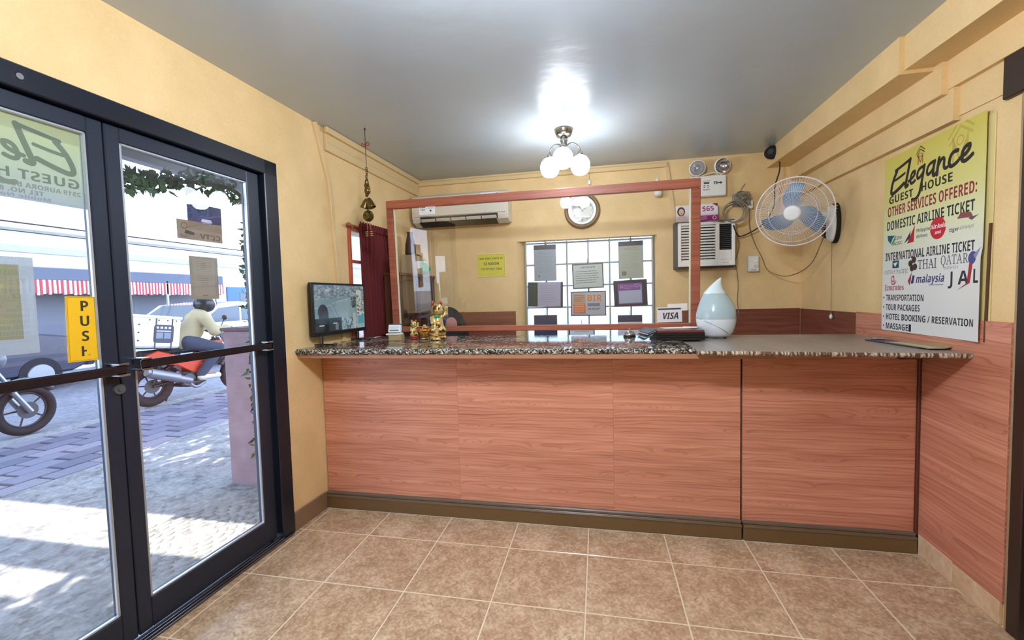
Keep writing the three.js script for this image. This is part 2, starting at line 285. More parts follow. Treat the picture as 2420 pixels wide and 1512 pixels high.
// wooden wainscot sheets
function sheet(g, k, u, v) { return metreUV(g, k, u, v); }
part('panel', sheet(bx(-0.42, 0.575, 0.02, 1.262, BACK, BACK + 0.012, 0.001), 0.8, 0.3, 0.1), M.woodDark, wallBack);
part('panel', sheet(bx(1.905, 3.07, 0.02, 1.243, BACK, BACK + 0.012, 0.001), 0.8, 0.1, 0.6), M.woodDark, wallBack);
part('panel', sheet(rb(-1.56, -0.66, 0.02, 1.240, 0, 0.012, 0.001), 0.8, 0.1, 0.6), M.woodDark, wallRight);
part('panel', sheet(rb(-0.655, 0.508, 0.10, 1.246, 0, 0.012, 0.001), 0.75, 0.2, 0.35), M.wood, wallRight);
// skirtings
const skr = onRight(struct('baseboard_right', null)); skr.name = 'baseboard_right';
part('tile', metreUV(rb(0.0, 0.236, 0, 0.108, 0.0, 0.014, 0.002), 2.2, 0.1, 0.5), M.skirtTile, skr); part('tile', metreUV(rb(0.239, 0.498, 0, 0.100, 0.0, 0.014, 0.002), 2.2, 0.55, 0.2), M.skirtTile, skr);
onLeft(struct('baseboard_left', lb(0.004, 0.302, 0, 0.115, 0, 0.014, 0.003), M.skirtBrown));

// stepped, boxed-in beams along the right wall; each has a thicker far length and a thinner near one
function beamPair(name, xf, xn, yf, yn, yt, j) {
  const s = struct(name, null), Z0 = BACK, Z1 = 0.50, X = (z, d = 0) => mix(xf, xn, (z - Z0) / (Z1 - Z0)) + d, Y = (z, d = 0) => mix(yf, yn, (z - Z0) / (Z1 - Z0)) + d, W = (z) => 3.0 - RK * z;
  const cut = (z, d) => [[X(z, d), Y(z, d * 0.8), z], [W(z), Y(z, d * 0.8), z], [W(z), yt, z], [X(z, d), yt, z]];
  part('segment', hexa(cut(Z0, 0), cut(j, 0)), M.wall, s);
  part('segment', hexa(cut(j, 0.022), cut(name === 'beam_003' ? 0.47 : 1.7, 0.022)), M.wall, s);
}
beamPair('beam_001', 2.804, 2.79, 2.452, 2.405, 2.59, 0.105);
beamPair('beam_002', 2.988, 2.925, 2.335, 2.272, 2.5, 0.155);
beamPair('beam_003', 3.052, 2.945, 2.205, 2.140, 2.35, 0.190);

// ledge and raceways near the ceiling
onLeft(struct('trim_1', [lb(-1.57, -0.15, 2.435, 2.588, 0, 0.022, 0.003), lb(-1.57, -0.13, 2.548, 2.588, 0.02, 0.048, 0.004), lb(-1.57, -0.15, 2.488, 2.494, 0.02, 0.0245, 0.001)], M.raceway));
struct('trim_2', [bx(-0.39, 1.99, 2.528, 2.566, BACK, BACK + 0.028, 0.004), bx(-0.39, 1.99, 2.566, 2.574, BACK, BACK + 0.016, 0.002)], M.raceway);
function strip(name, pts, w, d, turnFn) { // flat raceway along points in a wall's own frame
  const gs = []; for (let i = 0; i + 1 < pts.length; i++) { const [a, b] = [pts[i], pts[i + 1]], L = Math.hypot(b[0] - a[0], b[1] - a[1]) + 0.004; const g = bb(w, L, d, 0, 0, d / 2, 0.002); at(g, (a[0] + b[0]) / 2, (a[1] + b[1]) / 2, 0, 0, 0, Math.atan2(-(b[0] - a[0]), b[1] - a[1])); gs.push(g); }
  return turnFn(struct(name, gs, M.raceway));
}
strip('trim_3', [[0.054, 2.588], [0.179, 2.23], [0.237, 1.558], [0.262, 1.112]], 0.034, 0.02, onLeft);
strip('trim_4', [[1.985, 2.562], [2.055, 2.03]], 0.03, 0.018, (o) => { o.position.set(0, 0, BACK); return o; });

// street door: two glazed aluminium leaves in a frame
const door1 = onLeft(struct('door_1', null));
part('frame', [lb(0.31, 0.405, 0, 2.21, -0.12, 0.018, 0.004), lb(1.945, 2.05, 0, 2.21, -0.12, 0.018, 0.004), lb(0.31, 2.05, 2.128, 2.21, -0.12, 0.018, 0.004), lb(0.36, 2.0, 2.10, 2.135, -0.115, -0.062, 0.002), lb(0.395, 0.42, 0.01, 2.12, -0.115, -0.062, 0.002)], M.blackAlu, door1);
part('threshold', [lb(0.33, 2.03, 0, 0.012, -0.12, 0.03, 0.002), lb(0.33, 2.03, 0.01, 0.022, -0.004, 0.004, 0.002), lb(0.33, 2.03, 0.01, 0.018, 0.012, 0.018, 0.002)], std({ color: '#6d7078', roughness: 0.25, metalness: 0.9 }), door1);
function doorLeaf(s0, s1, g0, g1) {
  const leaf = part('door_leaf', [lb(s0, g0, 0.026, 2.122, -0.058, -0.012, 0.004), lb(g1, s1, 0.026, 2.122, -0.058, -0.012, 0.004), lb(g0, g1, 0.026, 0.155, -0.058, -0.012, 0.003), lb(g0, g1, 2.062, 2.122, -0.058, -0.012, 0.003)], M.blackAluSoft, door1);
  part('glass', lb(g0 + 0.001, g1 - 0.001, 0.156, 2.061, -0.034, -0.030, 0.0005), M.glass, leaf);
  const e = 0.009; part('glazing_bead', [lb(g0, g0 + e, 0.155, 2.062, -0.03, -0.016, 0.002), lb(g1 - e, g1, 0.155, 2.062, -0.03, -0.016, 0.002), lb(g0, g1, 0.155, 0.155 + e, -0.03, -0.016, 0.002), lb(g0, g1, 2.062 - e, 2.062, -0.03, -0.016, 0.002)], M.bead, leaf);
  return leaf;
}
const leafR = doorLeaf(0.422, 1.172, 0.50, 1.118), leafL = doorLeaf(1.177, 1.935, 1.232, 1.86);
function pushBar(leaf, s0, s1, y) {
  part('push_bar', [lb(s0, s1, y - 0.018, y + 0.018, 0.03, 0.048, 0.006)], M.barDark, leaf);
  for (const s of [s0 + 0.015, s1 - 0.015]) part('bracket', [lb(s - 0.02, s + 0.02, y + 0.018, y + 0.026, -0.012, 0.05, 0.002), lb(s - 0.02, s + 0.02, y - 0.026, y - 0.018, -0.012, 0.05, 0.002), lb(s - 0.012, s + 0.012, y - 0.02, y + 0.02, -0.012, 0.032, 0.002)], M.chrome, leaf);
}
pushBar(leafR, 0.445, 1.13, 1.160); pushBar(leafL, 1.185, 1.90, 1.150);
part('lock', [at(cyl(0.022, 0.020, 0.008, 0, 0, 0, 24), -1.185, 1.068, -0.012, Math.PI / 2), at(cyl(0.008, 0.008, 0.012, 0, 0, 0, 16), -1.185, 1.068, -0.012, Math.PI / 2)], M.greyDark, leafL);
part('door_closer_plate', at(cyl(0.012, 0.010, 0.006, 0, 0, 0, 16), -1.43, 2.168, 0.018, Math.PI / 2), M.chrome, door1);

// glass-block window
const win1 = struct('window_1', null);
{
  const xs = [0.675, 0.875, 1.076, 1.279, 1.478, 1.672, 1.868], y0 = 1.915, P = 0.2085, z1 = BACK - 0.055, z0 = BACK - 0.115;
  const blockBump = tex(128, 128, (u, v) => { const f = (x) => Math.abs(x - Math.floor(x) - 0.5) * 2, k = Math.min(u, 1 - u, v, 1 - v) < 0.09 ? 0.5 : Math.max(f((u + v) * 5), f((u - v) * 5)); return [k * 255, k * 255, k * 255]; }, false, false);
  const mats = [0.62, 0.68, 0.74].map((r) => phy({ color: '#e9f0f3', transmission: 0.9, thickness: 0, roughness: r, specularIntensity: 0.6, bumpMap: blockBump, bumpScale: 0.006 })), r = rng(4);
  for (let j = 0; j < 6; j++) for (let i = 0; i < 6; i++) {
    const w = xs[i + 1] - xs[i] - 0.014, h = P - 0.014, g = new THREE.BoxGeometry(w, h, 0.05); const b = part('glass_block', join(bbFace(w, h)), mats[Math.floor(r() * 3)], win1);
    b.position.set((xs[i] + xs[i + 1]) / 2, y0 - (j + 0.5) * P, (z0 + z1) / 2);
  }
  const bars = []; for (const x of xs) bars.push(bx(x - 0.0068, x + 0.0068, y0 - 6 * P - 0.007, y0 + 0.012, z0 + 0.004, z1 - 0.004, 0.001)); for (let j = 0; j <= 6; j++) bars.push(bx(xs[0], xs[6], y0 - j * P - 0.0068, y0 - j * P + 0.0068, z0 + 0.006, z1 - 0.006, 0.001));
  part('mortar', bars, std({ color: '#a8a9a4', roughness: 0.9 }), win1);
  part('sill', bx(0.60, 1.90, 0.60, 0.66, BACK - 0.12, BACK + 0.005, 0.004), M.wall, win1);
}
function bbFace(w, h) { const g = bb(w, h, 0.05, 0, 0, 0, 0.006), p = g.attributes.position, uv = g.attributes.uv; for (let i = 0; i < p.count; i++) { uv.setXY(i, p.getX(i) / w + 0.5, p.getY(i) / h + 0.5); } return g; }

// little side window behind the curtain
const win2 = onLeft(struct('window_2', null));
{
  const or = std({ color: '#b4553a', roughness: 0.5 });
  part('frame', [lb(-0.945, -0.375, 1.935, 1.965, -0.03, 0.016, 0.003), lb(-0.945, -0.375, 1.085, 1.115, -0.03, 0.016, 0.003), lb(-0.405, -0.375, 1.115, 1.935, -0.03, 0.016, 0.003), lb(-0.945, -0.915, 1.115, 1.935, -0.03, 0.016, 0.003), lb(-0.93, -0.40, 1.690, 1.712, -0.03, 0.004, 0.002), lb(-0.93, -0.40, 1.44, 1.46, -0.03, 0.004, 0.002), lb(-0.68, -0.66, 1.11, 1.94, -0.03, 0.002, 0.002), lb(-0.41, -0.40, 1.88, 1.935, -0.03, 0.004, 0.002)], or, win2);
  const pm = phy({ color: '#ffffff', transmission: 0.95, thickness: 0, roughness: 0.7 });
  for (const [a, b] of [[-0.92, -0.68], [-0.66, -0.40]]) for (const [c, d] of [[1.115, 1.44], [1.46, 1.69], [1.712, 1.935]]) part('pane', lb(a, b, c, d, -0.022, -0.018, 0.0005), pm, win2);
}
// doorway on the right, at the edge of the view
const door2 = onRight(struct('door_2', null));
part('frame', [rb(0.530, 0.585, 0, 2.13, -0.15, 0.015, 0.004), rb(1.47, 1.53, 0, 2.13, -0.15, 0.015, 0.004), rb(0.44, 1.55, 2.13, 2.30, -0.02, 0.02, 0.004)], std({ color: '#33241c', roughness: 0.45 }), door2);
part('jamb_edge', [rb(0.520, 0.5305, 0.0, 2.125, -0.02, 0.013, 0.001)], std({ color: '#a08868', roughness: 0.7 }), door2);
part('leaf', rb(0.565, 1.47, 0.005, 2.13, -0.12, -0.08, 0.003), M.dark, door2);

// ------------------------------------------------------------------ reception counter
{
  const c = thing('reception_counter', 'long reception counter faced with orange-brown wood-grain panels above a dark brown kickboard', 'counter');
  const P = [[-0.462, 0.483], [0.4834, 1.443], [1.4434, 2.136], [2.146, 2.976]];
  P.forEach(([a, b], i) => part('panel', metreUV(bx(a, b, 0.09, i === 3 ? 1.066 : 1.064, -0.045, i === 3 ? -0.018 : -0.022, i === 3 ? 0.0012 : 0.0007), 0.85, [0.15, 0.52, 0.91, 0.33][i], [0.1, 0.1, 0.1, 0.55][i]), M.wood, c));
  part('carcass', bx(-0.45, 2.97, 0.0, 1.062, -0.62, -0.046, 0.001), M.dark, c);
  for (const [a, b] of [[-0.468, 2.139], [2.147, 2.985]]) { const k = part('kickboard', [bx(a, b, 0.0, 0.092, -0.03, 0, 0.004)], M.woodTrim, c); part('moulding', [bx(a, b, 0.090, 0.112, -0.03, -0.005, 0.006), bx(a, b, 0.076, 0.086, -0.004, 0.004, 0.002)], M.woodTrimTop, k); }
  part('corner_post', [bx(2.976, 3.004, 0.10, 1.07, -0.045, -0.004, 0.003)], std({ color: '#5a2a1c', roughness: 0.5 }), c, 'dark strip closing the gap to the wall');
  const w = thing('granite_worktop', 'polished dark speckled granite worktop with a chipped front edge, on the counter', 'worktop');
  part('slab', slabXZ([[-0.468, -0.65], [1.858, -0.65], [1.858, 0.172], [-0.474, 0.212]], 1.078, 1.108, 0.002), M.granite, w);
  { // chipped front edge
    const r = rng(31), N = 260, pos = [], rows = [[1.1075, 0.0], [1.100, 0.006], [1.090, 0.008], [1.080, 0.004], [1.074, -0.006]];
    const pt = (i, j) => { const q = rng(i * 7 + j * 131 + 5), x = mix(-0.474, 1.858, i / N), z = mix(0.212, 0.172, i / N); return [x + (q() - 0.5) * 0.004, rows[j][0] + (j ? (q() - 0.5) * 0.006 : 0), z + rows[j][1] + (j ? (q() - 0.6) * 0.009 : -0.002)]; };
    for (let i = 0; i < N; i++) for (let j = 0; j < 4; j++) { const a = pt(i, j), b = pt(i + 1, j), c2 = pt(i + 1, j + 1), d = pt(i, j + 1); pos.push(...a, ...d, ...c2, ...a, ...c2, ...b); }
    const g = new THREE.BufferGeometry(); g.setAttribute('position', new THREE.Float32BufferAttribute(pos, 3)); g.computeVertexNormals(); metreUV(g, 1.6);
    part('edge', g, M.graniteEdge, w, 'rough chipped granite edge');
  }
  part('nosing', [hexa([[-0.474, 1.052, 0.08], [-0.474, 1.052, 0.200], [-0.474, 1.077, 0.200], [-0.474, 1.077, 0.08]], [[2.24, 1.052, 0.08], [2.24, 1.052, 0.172], [2.24, 1.077, 0.172], [2.24, 1.077, 0.08]]), bx(-0.47, 2.24, 1.0585, 1.0775, -0.6, 0.085, 0.001)], std({ color: '#a8775a', roughness: 0.5 }), w, 'wooden strip below the granite');
  const l = thing('laminate_worktop', 'grey laminate worktop with a worn frayed edge at the wall end of the counter', 'worktop');
  part('slab', slabXZ([[1.862, -0.65], [3.028, -0.65], [2.976, 0.322], [2.12, 0.24], [1.862, 0.225]], 1.078, 1.0995, 0.001), M.laminate, l);
  { const pos = [], pts = [[1.862, 0.2265], [2.12, 0.2415], [2.976, 0.3235]], N = 90, at2 = (t) => { const L = t * 2, i = Math.min(1, Math.floor(L)), f = L - i; return [mix(pts[i][0], pts[i + 1][0], f), mix(pts[i][1], pts[i + 1][1], f)]; };
    const rows = [[1.0992, -0.001], [1.094, 0.003], [1.086, 0.004], [1.079, -0.001]], pt = (i, j) => { const q = rng(i * 17 + j * 31 + 3), [x, z] = at2(i / N); return [x, rows[j][0] + (j ? (q() - 0.5) * 0.004 : 0), z + rows[j][1] + (j ? (q() - 0.5) * 0.004 : 0)]; };
    for (let i = 0; i < N; i++) for (let j = 0; j < 3; j++) { const a = pt(i, j), b = pt(i + 1, j), c2 = pt(i + 1, j + 1), d = pt(i, j + 1); pos.push(...a, ...d, ...c2, ...a, ...c2, ...b); }
    const g = new THREE.BufferGeometry(); g.setAttribute('position', new THREE.Float32BufferAttribute(pos, 3)); g.computeVertexNormals(); metreUV(g, 1.2); part('edge', g, M.rawEdge, l, 'frayed bare board edge'); }
  part('support', [bx(2.24, 2.97, 1.066, 1.0775, -0.6, 0.06, 0.001), hexa([[2.88, 1.03, -0.02], [2.88, 1.03, 0.02], [2.88, 1.078, 0.26], [2.88, 1.078, -0.02]], [[2.955, 1.03, -0.02], [2.955, 1.03, 0.02], [2.955, 1.078, 0.26], [2.955, 1.078, -0.02]])], std({ color: '#6b3626', roughness: 0.6 }), l);
}
// ------------------------------------------------------------------ ceiling lamps
function ceilingLamp(x, z, label, turn, power) {
  const t = thing('ceiling_lamp', label, 'lamp', [x, CEIL, z], turn);
  part('ceiling_rose', lathe([[0.0, -0.058], [0.026, -0.056], [0.030, -0.050], [0.052, -0.046], [0.058, -0.030], [0.062, -0.026], [0.066, -0.008], [0.068, -0.001], [0, -0.001]], 36), M.nickel, t);
  part('stem', lathe([[0, -0.13], [0.018, -0.13], [0.022, -0.118], [0.022, -0.09], [0.028, -0.082], [0.026, -0.056], [0, -0.056]], 24), M.nickel, t);
  const glow = std({ color: '#ffffff', emissive: '#f2f8ff', emissiveIntensity: 7, roughness: 0.3 });
  for (let k = 0; k < 3; k++) {
    const a = Math.PI / 2 + k * 2 * Math.PI / 3, c = Math.cos(a), s = Math.sin(a), R = 0.128, yy = (k === 0 ? 0.0 : -0.0);
    part('arm', [tube([[c * 0.02, -0.112, s * 0.02], [c * 0.05, -0.092, s * 0.05], [c * 0.09, -0.092, s * 0.09], [c * (R - 0.006), -0.118, s * (R - 0.006)], [c * R, -0.15, s * R]], 0.0055, 8, 24)], M.nickel, t);
    part('socket', at(lathe([[0, 0.012], [0.016, 0.012], [0.02, 0.0], [0.024, -0.02], [0, -0.02]], 20), c * R, -0.158, s * R), M.nickel, t);
    part('globe', at(lathe([[0.036, -0.135], [0.050, -0.128], [0.063, -0.108], [0.0705, -0.080], [0.070, -0.055], [0.060, -0.030], [0.045, -0.012], [0.026, -0.002], [0.0, 0.0]], 32), c * R, -0.172, s * R), glow, t);
    const L = new THREE.PointLight(0xeaf3ff, power); L.shadow.radius = 2.4; L.position.set(c * R, -0.172 - 0.09, s * R); t.add(L); L.name = 'bulb_light';
  }
  return t;
}
ceilingLamp(1.141, -0.619, 'brushed metal ceiling lamp with three glowing white glass globes above the counter', 0, LAMP_STRENGTH);
ceilingLamp(1.12, 1.66, 'second three-globe ceiling lamp over the entrance floor, mirrored in the counter screen', 0.9, LAMP_ENTRANCE);
// ------------------------------------------------------------------ glass screen on the counter
const SCR = -0.58;
{
  const t = thing('glass_screen', 'large clear glass screen in a red-brown wooden frame standing on the counter', 'screen', [0, TOP, SCR]);
  const lean = 0.045, Y = (y) => y - TOP, W0 = 0.062;
  const g = new THREE.Group();
  const bar = (x0, x1, y0, y1, d = 0.036) => bx(x0, x1, Y(y0), Y(y1), -d / 2, d / 2, 0.004);
  // frame members and pane lean a little towards the room, turning about their foot
  const tip = (geo) => { const q = join(geo); q.applyMatrix4(new THREE.Matrix4().makeRotationX(lean * 0.9)); return q; };
  part('top_rail', tip(bar(-0.212, 2.042, 2.093, 2.155)), M.frameWood, t); part('bottom_rail', tip(bar(-0.150, 1.985, 1.150, 1.190)), M.frameWood, t);
  part('post', tip(bar(-0.212, -0.160, 1.110, 2.094)), M.frameWood, t); part('post', tip(bar(1.986, 2.042, 1.110, 2.094)), M.frameWood, t);
  part('pane', tip(bx(-0.165, 1.99, Y(1.185), Y(2.098), -0.003, 0.003, 0.001)), M.glass, t);
  const e = 0.012; const bd = std({ color: '#d8cfb4', roughness: 0.5 }); part('beading', tip(bar(-0.160, -0.160 + e, 1.19, 2.093, 0.02)), bd, t); part('beading', tip(bar(1.986 - e, 1.986, 1.19, 2.093, 0.02)), bd, t);
}
// ------------------------------------------------------------------ print helpers
function printMat(W, H, draw, rough = 0.6) { return std({ map: canvasTex(W, H, draw), roughness: rough }); }
function glassPrint(W, H, draw, trans, rough = 0.75) { return phy({ map: canvasTex(W, H, draw), roughness: rough, transmission: trans, thickness: 0, side: THREE.DoubleSide }); }
const txt = (g, s, x, y, size, col = '#111', font = 'sans-serif', weight = 'bold', align = 'left', squeeze) => { g.save(); g.fillStyle = col; g.font = `${weight} ${size}px ${font}`; g.textAlign = align; g.translate(x, y); if (squeeze) { const w = g.measureText(s).width; g.scale(squeeze / w, 1); } g.fillText(s, 0, 0); g.restore(); };
const lines = (g, x, y, w, n, dy, col = '#555', h = 2, seed = 1) => { const r = rng(seed); g.fillStyle = col; for (let i = 0; i < n; i++) { let a = x; while (a < x + w * (0.75 + 0.25 * r())) { const b = 6 + r() * 22; g.fillRect(a, y + i * dy, Math.min(b, x + w - a), h); a += b + 4; } } };
const fillR = (g, c, x, y, w, h) => { g.fillStyle = c; g.fillRect(x, y, w, h); };
function poly(g, c, pts) { g.fillStyle = c; g.beginPath(); pts.forEach(([x, y], i) => (i ? g.lineTo(x, y) : g.moveTo(x, y))); g.fill(); }
function script(g, x, y, s, col) { // the brush-script word of the house sign
  g.save(); g.translate(x, y); g.scale(s, s); g.strokeStyle = col; g.fillStyle = col; g.lineCap = 'round'; g.lineJoin = 'round';
  const st = (w, ...p) => { g.lineWidth = w * 1.25; g.beginPath(); g.moveTo(p[0], p[1]); for (let i = 2; i + 3 < p.length; i += 4) g.quadraticCurveTo(p[i], p[i + 1], p[i + 2], p[i + 3]); g.stroke(); };
  st(9, 30, -62, 8, -40, 2, -12, 0, 0, 12, -1, 34, -6, 62, -18); st(7, 24, -66, 50, -70, 92, -78); st(6, 18, -38, 40, -40, 66, -46);            // E
  st(9, 92, -78, 80, -40, 70, -12, 68, -2, 80, -8);                                                                                    // l
  st(7, 84, -18, 116, -24, 112, -38, 96, -42, 92, -18, 92, -2, 112, -12);                                                               // e
  st(7, 148, -40, 122, -42, 122, -20, 124, -6, 146, -24); st(8, 152, -42, 142, 0, 132, 26, 118, 46, 100, 38);                                // g
  st(7, 190, -40, 164, -42, 162, -20, 164, -4, 186, -22); st(8, 192, -40, 184, -18, 186, -6, 190, 0, 200, -10);                              // a
  st(8, 208, -42, 202, -20, 200, -2); st(7, 202, -20, 224, -50, 226, -30, 220, -6, 236, -10);                                             // n
  st(8, 270, -40, 246, -46, 242, -18, 244, 0, 270, -14);                                                                              // c
  st(8, 276, -18, 310, -26, 306, -42, 284, -44, 282, -18, 284, 2, 314, -16);                                                             // e
  g.restore();
}
function house(g, x, y, s, a, b) { // little roof over an M
  g.save(); g.translate(x, y); g.scale(s, s); g.lineJoin = 'miter';
  const ln = (c, w, ...p) => { g.strokeStyle = c; g.lineWidth = w; g.beginPath(); g.moveTo(p[0], p[1]); for (let i = 2; i < p.length; i += 2) g.lineTo(p[i], p[i + 1]); g.stroke(); };
  ln(a, 5, -34, -28, 0, -62, 34, -36); ln(a, 5, -30, -14, 0, -46, 32, -24); ln(b, 6, -18, 30, -18, -18, 0, 20, 18, -18, 18, 30); g.strokeStyle = b; g.lineWidth = 3; g.beginPath(); g.arc(0, -18, 9, 0, 7); g.stroke(); g.restore();
}
// ------------------------------------------------------------------ the services poster
{
  const W = 1000, H = 1360;
  const m = printMat(W, H, (g) => {
    const gr = g.createLinearGradient(0, 0, 0, H); gr.addColorStop(0, '#cdbf56'); gr.addColorStop(0.25, '#d5ce80'); gr.addColorStop(0.42, '#dde0b4'); gr.addColorStop(0.6, '#e2e3dc'); gr.addColorStop(1, '#e5e5e4'); g.fillStyle = gr; g.fillRect(0, 0, W, H);
    g.save(); g.globalAlpha = 0.3; house(g, 800, 160, 3.1, '#8a7a20', '#8a5a10'); g.restore();
    house(g, 430, 105, 1.35, '#4a2c14', '#8a3a18');
    g.save(); g.rotate(-0.03); script(g, 75, 290, 2.6, '#15120e'); g.restore();
    txt(g, 'GUEST', 58, 358, 80, '#15120e', 'sans-serif', 'bold', 'left', 300); txt(g, 'HOUSE', 440, 344, 80, '#15120e', 'sans-serif', 'bold', 'left', 310);
    txt(g, 'OTHER SERVICES OFFERED:', 45, 458, 104, '#8c1c30', 'sans-serif', 'bold', 'left', 900);
    txt(g, 'DOMESTIC AIRLINE TICKET', 40, 565, 96, '#1b1a22', 'sans-serif', 'bold', 'left', 890);
    // domestic airline marks
    g.save(); g.translate(0, -86); poly(g, '#0e5a7a', [[55, 690], [150, 700], [120, 722], [100, 760], [62, 730]]); poly(g, '#3a9a3a', [[120, 745], [165, 695], [150, 745], [105, 770]]); txt(g, 'CEBU', 150, 735, 34, '#57606a', 'sans-serif', 'bold'); txt(g, 'PACIFIC', 112, 776, 34, '#57606a', 'sans-serif', 'bold');
    poly(g, '#1c2340', [[265, 775], [340, 690], [330, 745]]); poly(g, '#b01828', [[300, 780], [385, 655], [375, 775]]); txt(g, 'Philippine', 402, 712, 32, '#454a5a', 'sans-serif', 'bold', 'left', 145); txt(g, 'Airlines', 402, 754, 32, '#454a5a', 'sans-serif', 'bold');
    g.fillStyle = '#c01828'; g.beginPath(); g.arc(620, 712, 74, 0, 7); g.fill(); txt(g, 'AirAsia', 620, 712, 40, '#fff', 'serif', 'italic bold', 'center'); txt(g, 'zest', 620, 750, 30, '#fff', 'serif', 'italic bold', 'center');
    poly(g, '#8a4a48', [[790, 680], [820, 645], [900, 655], [920, 690], [880, 686]]); poly(g, '#5a4a5a', [[880, 690], [960, 680], [910, 706]]); txt(g, 'tiger', 725, 756, 36, '#3a3a4a', 'sans-serif', 'bold'); txt(g, 'airways', 812, 752, 34, '#8a8a98', 'sans-serif', 'normal'); g.restore();
    txt(g, 'INTERNATIONAL AIRLINE TICKET', 35, 806, 88, '#1b1a22', 'sans-serif', 'bold', 'left', 905);
    g.save(); g.translate(0, -80); fillR(g, '#1a4a5c', 130, 890, 80, 58); poly(g, '#e8f0ee', [[140, 910], [195, 902], [165, 940]]); txt(g, 'CATHAY PACIFIC', 28, 992, 44, '#5a6a70', 'serif', 'normal', 'left', 290);
    g.fillStyle = '#3a2420'; for (const [x, y] of [[345, 925], [382, 900], [394, 952], [362, 960]]) { g.beginPath(); g.arc(x, y, 24, 0, 7); g.fill(); } txt(g, 'THAI', 425, 972, 92, '#252435', 'serif', 'normal', 'left', 190);
    txt(g, 'QATAR', 650, 958, 86, '#5a5a68', 'serif', 'normal', 'left', 240); txt(g, 'AIRWAYS', 690, 988, 26, '#8a8a96', 'serif', 'normal'); g.fillStyle = '#4a4a86'; g.beginPath(); g.ellipse(925, 930, 34, 40, 0.3, 0, 7); g.fill(); poly(g, '#8a8aae', [[930, 915], [990, 868], [955, 940]]); g.restore();
    g.save(); g.translate(0, -122); g.strokeStyle = '#a83840'; g.lineWidth = 8; g.beginPath(); g.arc(140, 1074, 20, 0.5, 5.2); g.stroke(); g.beginPath(); g.arc(150, 1088, 28, 0, 3); g.stroke(); g.beginPath(); g.moveTo(150, 1046); g.lineTo(160, 1112); g.stroke(); txt(g, 'Emirates', 36, 1162, 60, '#a83840', 'serif', 'bold', 'left', 240);
    poly(g, '#8a2034', [[320, 1095], [362, 1030], [352, 1090], [340, 1130]]); poly(g, '#2a2a6a', [[352, 1115], [372, 1055], [394, 1058], [380, 1115]]); txt(g, 'malaysia', 402, 1112, 78, '#2a2a72', 'sans-serif', 'italic bold', 'left', 285); fillR(g, '#9a9ab0', 540, 1126, 140, 7);
    txt(g, 'J', 735, 1132, 118, '#2a2a3a', 'sans-serif', 'bold'); txt(g, 'A', 810, 1132, 118, '#2a2a3a', 'sans-serif', 'bold', 'left', 90); poly(g, '#a82434', [[885, 1125], [900, 1005], [930, 1005], [910, 1125], [800, 1172]]); txt(g, 'L', 930, 1126, 118, '#2a2a3a', 'sans-serif', 'bold', 'left', 58); g.restore();
    ['TRANSPORTATION', 'TOUR PACKAGES', 'HOTEL BOOKING / RESERVATION', 'MASSAGE'].forEach((s, i) => { const y = 1122 + i * 75; fillR(g, '#1b1a22', 20, y - 30, 13, 13); txt(g, s, 56, y, 66, '#1b1a22', 'sans-serif', 'bold', 'left', [440, 400, 900, 280][i]); }); fillR(g, '#111', 340, 1296, 26, 54);
  }, 0.5);
  const t = thing('services_poster', 'tall yellow-green and white services poster with airline names on the right wall', 'poster', RW(0.007, 1.640, 0.016), RROT);
  part('sheet', (() => { const g = new THREE.PlaneGeometry(0.718, 0.972, 24, 24), p = g.attributes.position; for (let i = 0; i < p.count; i++) p.setZ(i, 0.002 + 0.004 * Math.sin(p.getX(i) * 9 + 1) * Math.sin(p.getY(i) * 5) * 0.5 + Math.max(0, p.getX(i) - 0.30) * (p.getY(i) < -0.1 ? 0.10 : 0.0)); g.computeVertexNormals(); return g; })(), m, t);
  const b = thing('yellow_backing_board', 'yellow board with a peeling dark edge behind the services poster', 'board', RW(0.02, 1.635, 0.003), RROT);
  part('board', bb(0.728, 0.955, 0.004, 0.008, -0.005, 0, 0.001), std({ color: '#dccb8c', roughness: 0.6 }), b); part('torn_edge', tube([[0.358, -0.48, 0.006], [0.360, -0.3, 0.005], [0.366, -0.1, 0.006], [0.368, 0.02, 0.005]], 0.006, 6), std({ color: '#5a3a22', roughness: 0.9 }), b);
}
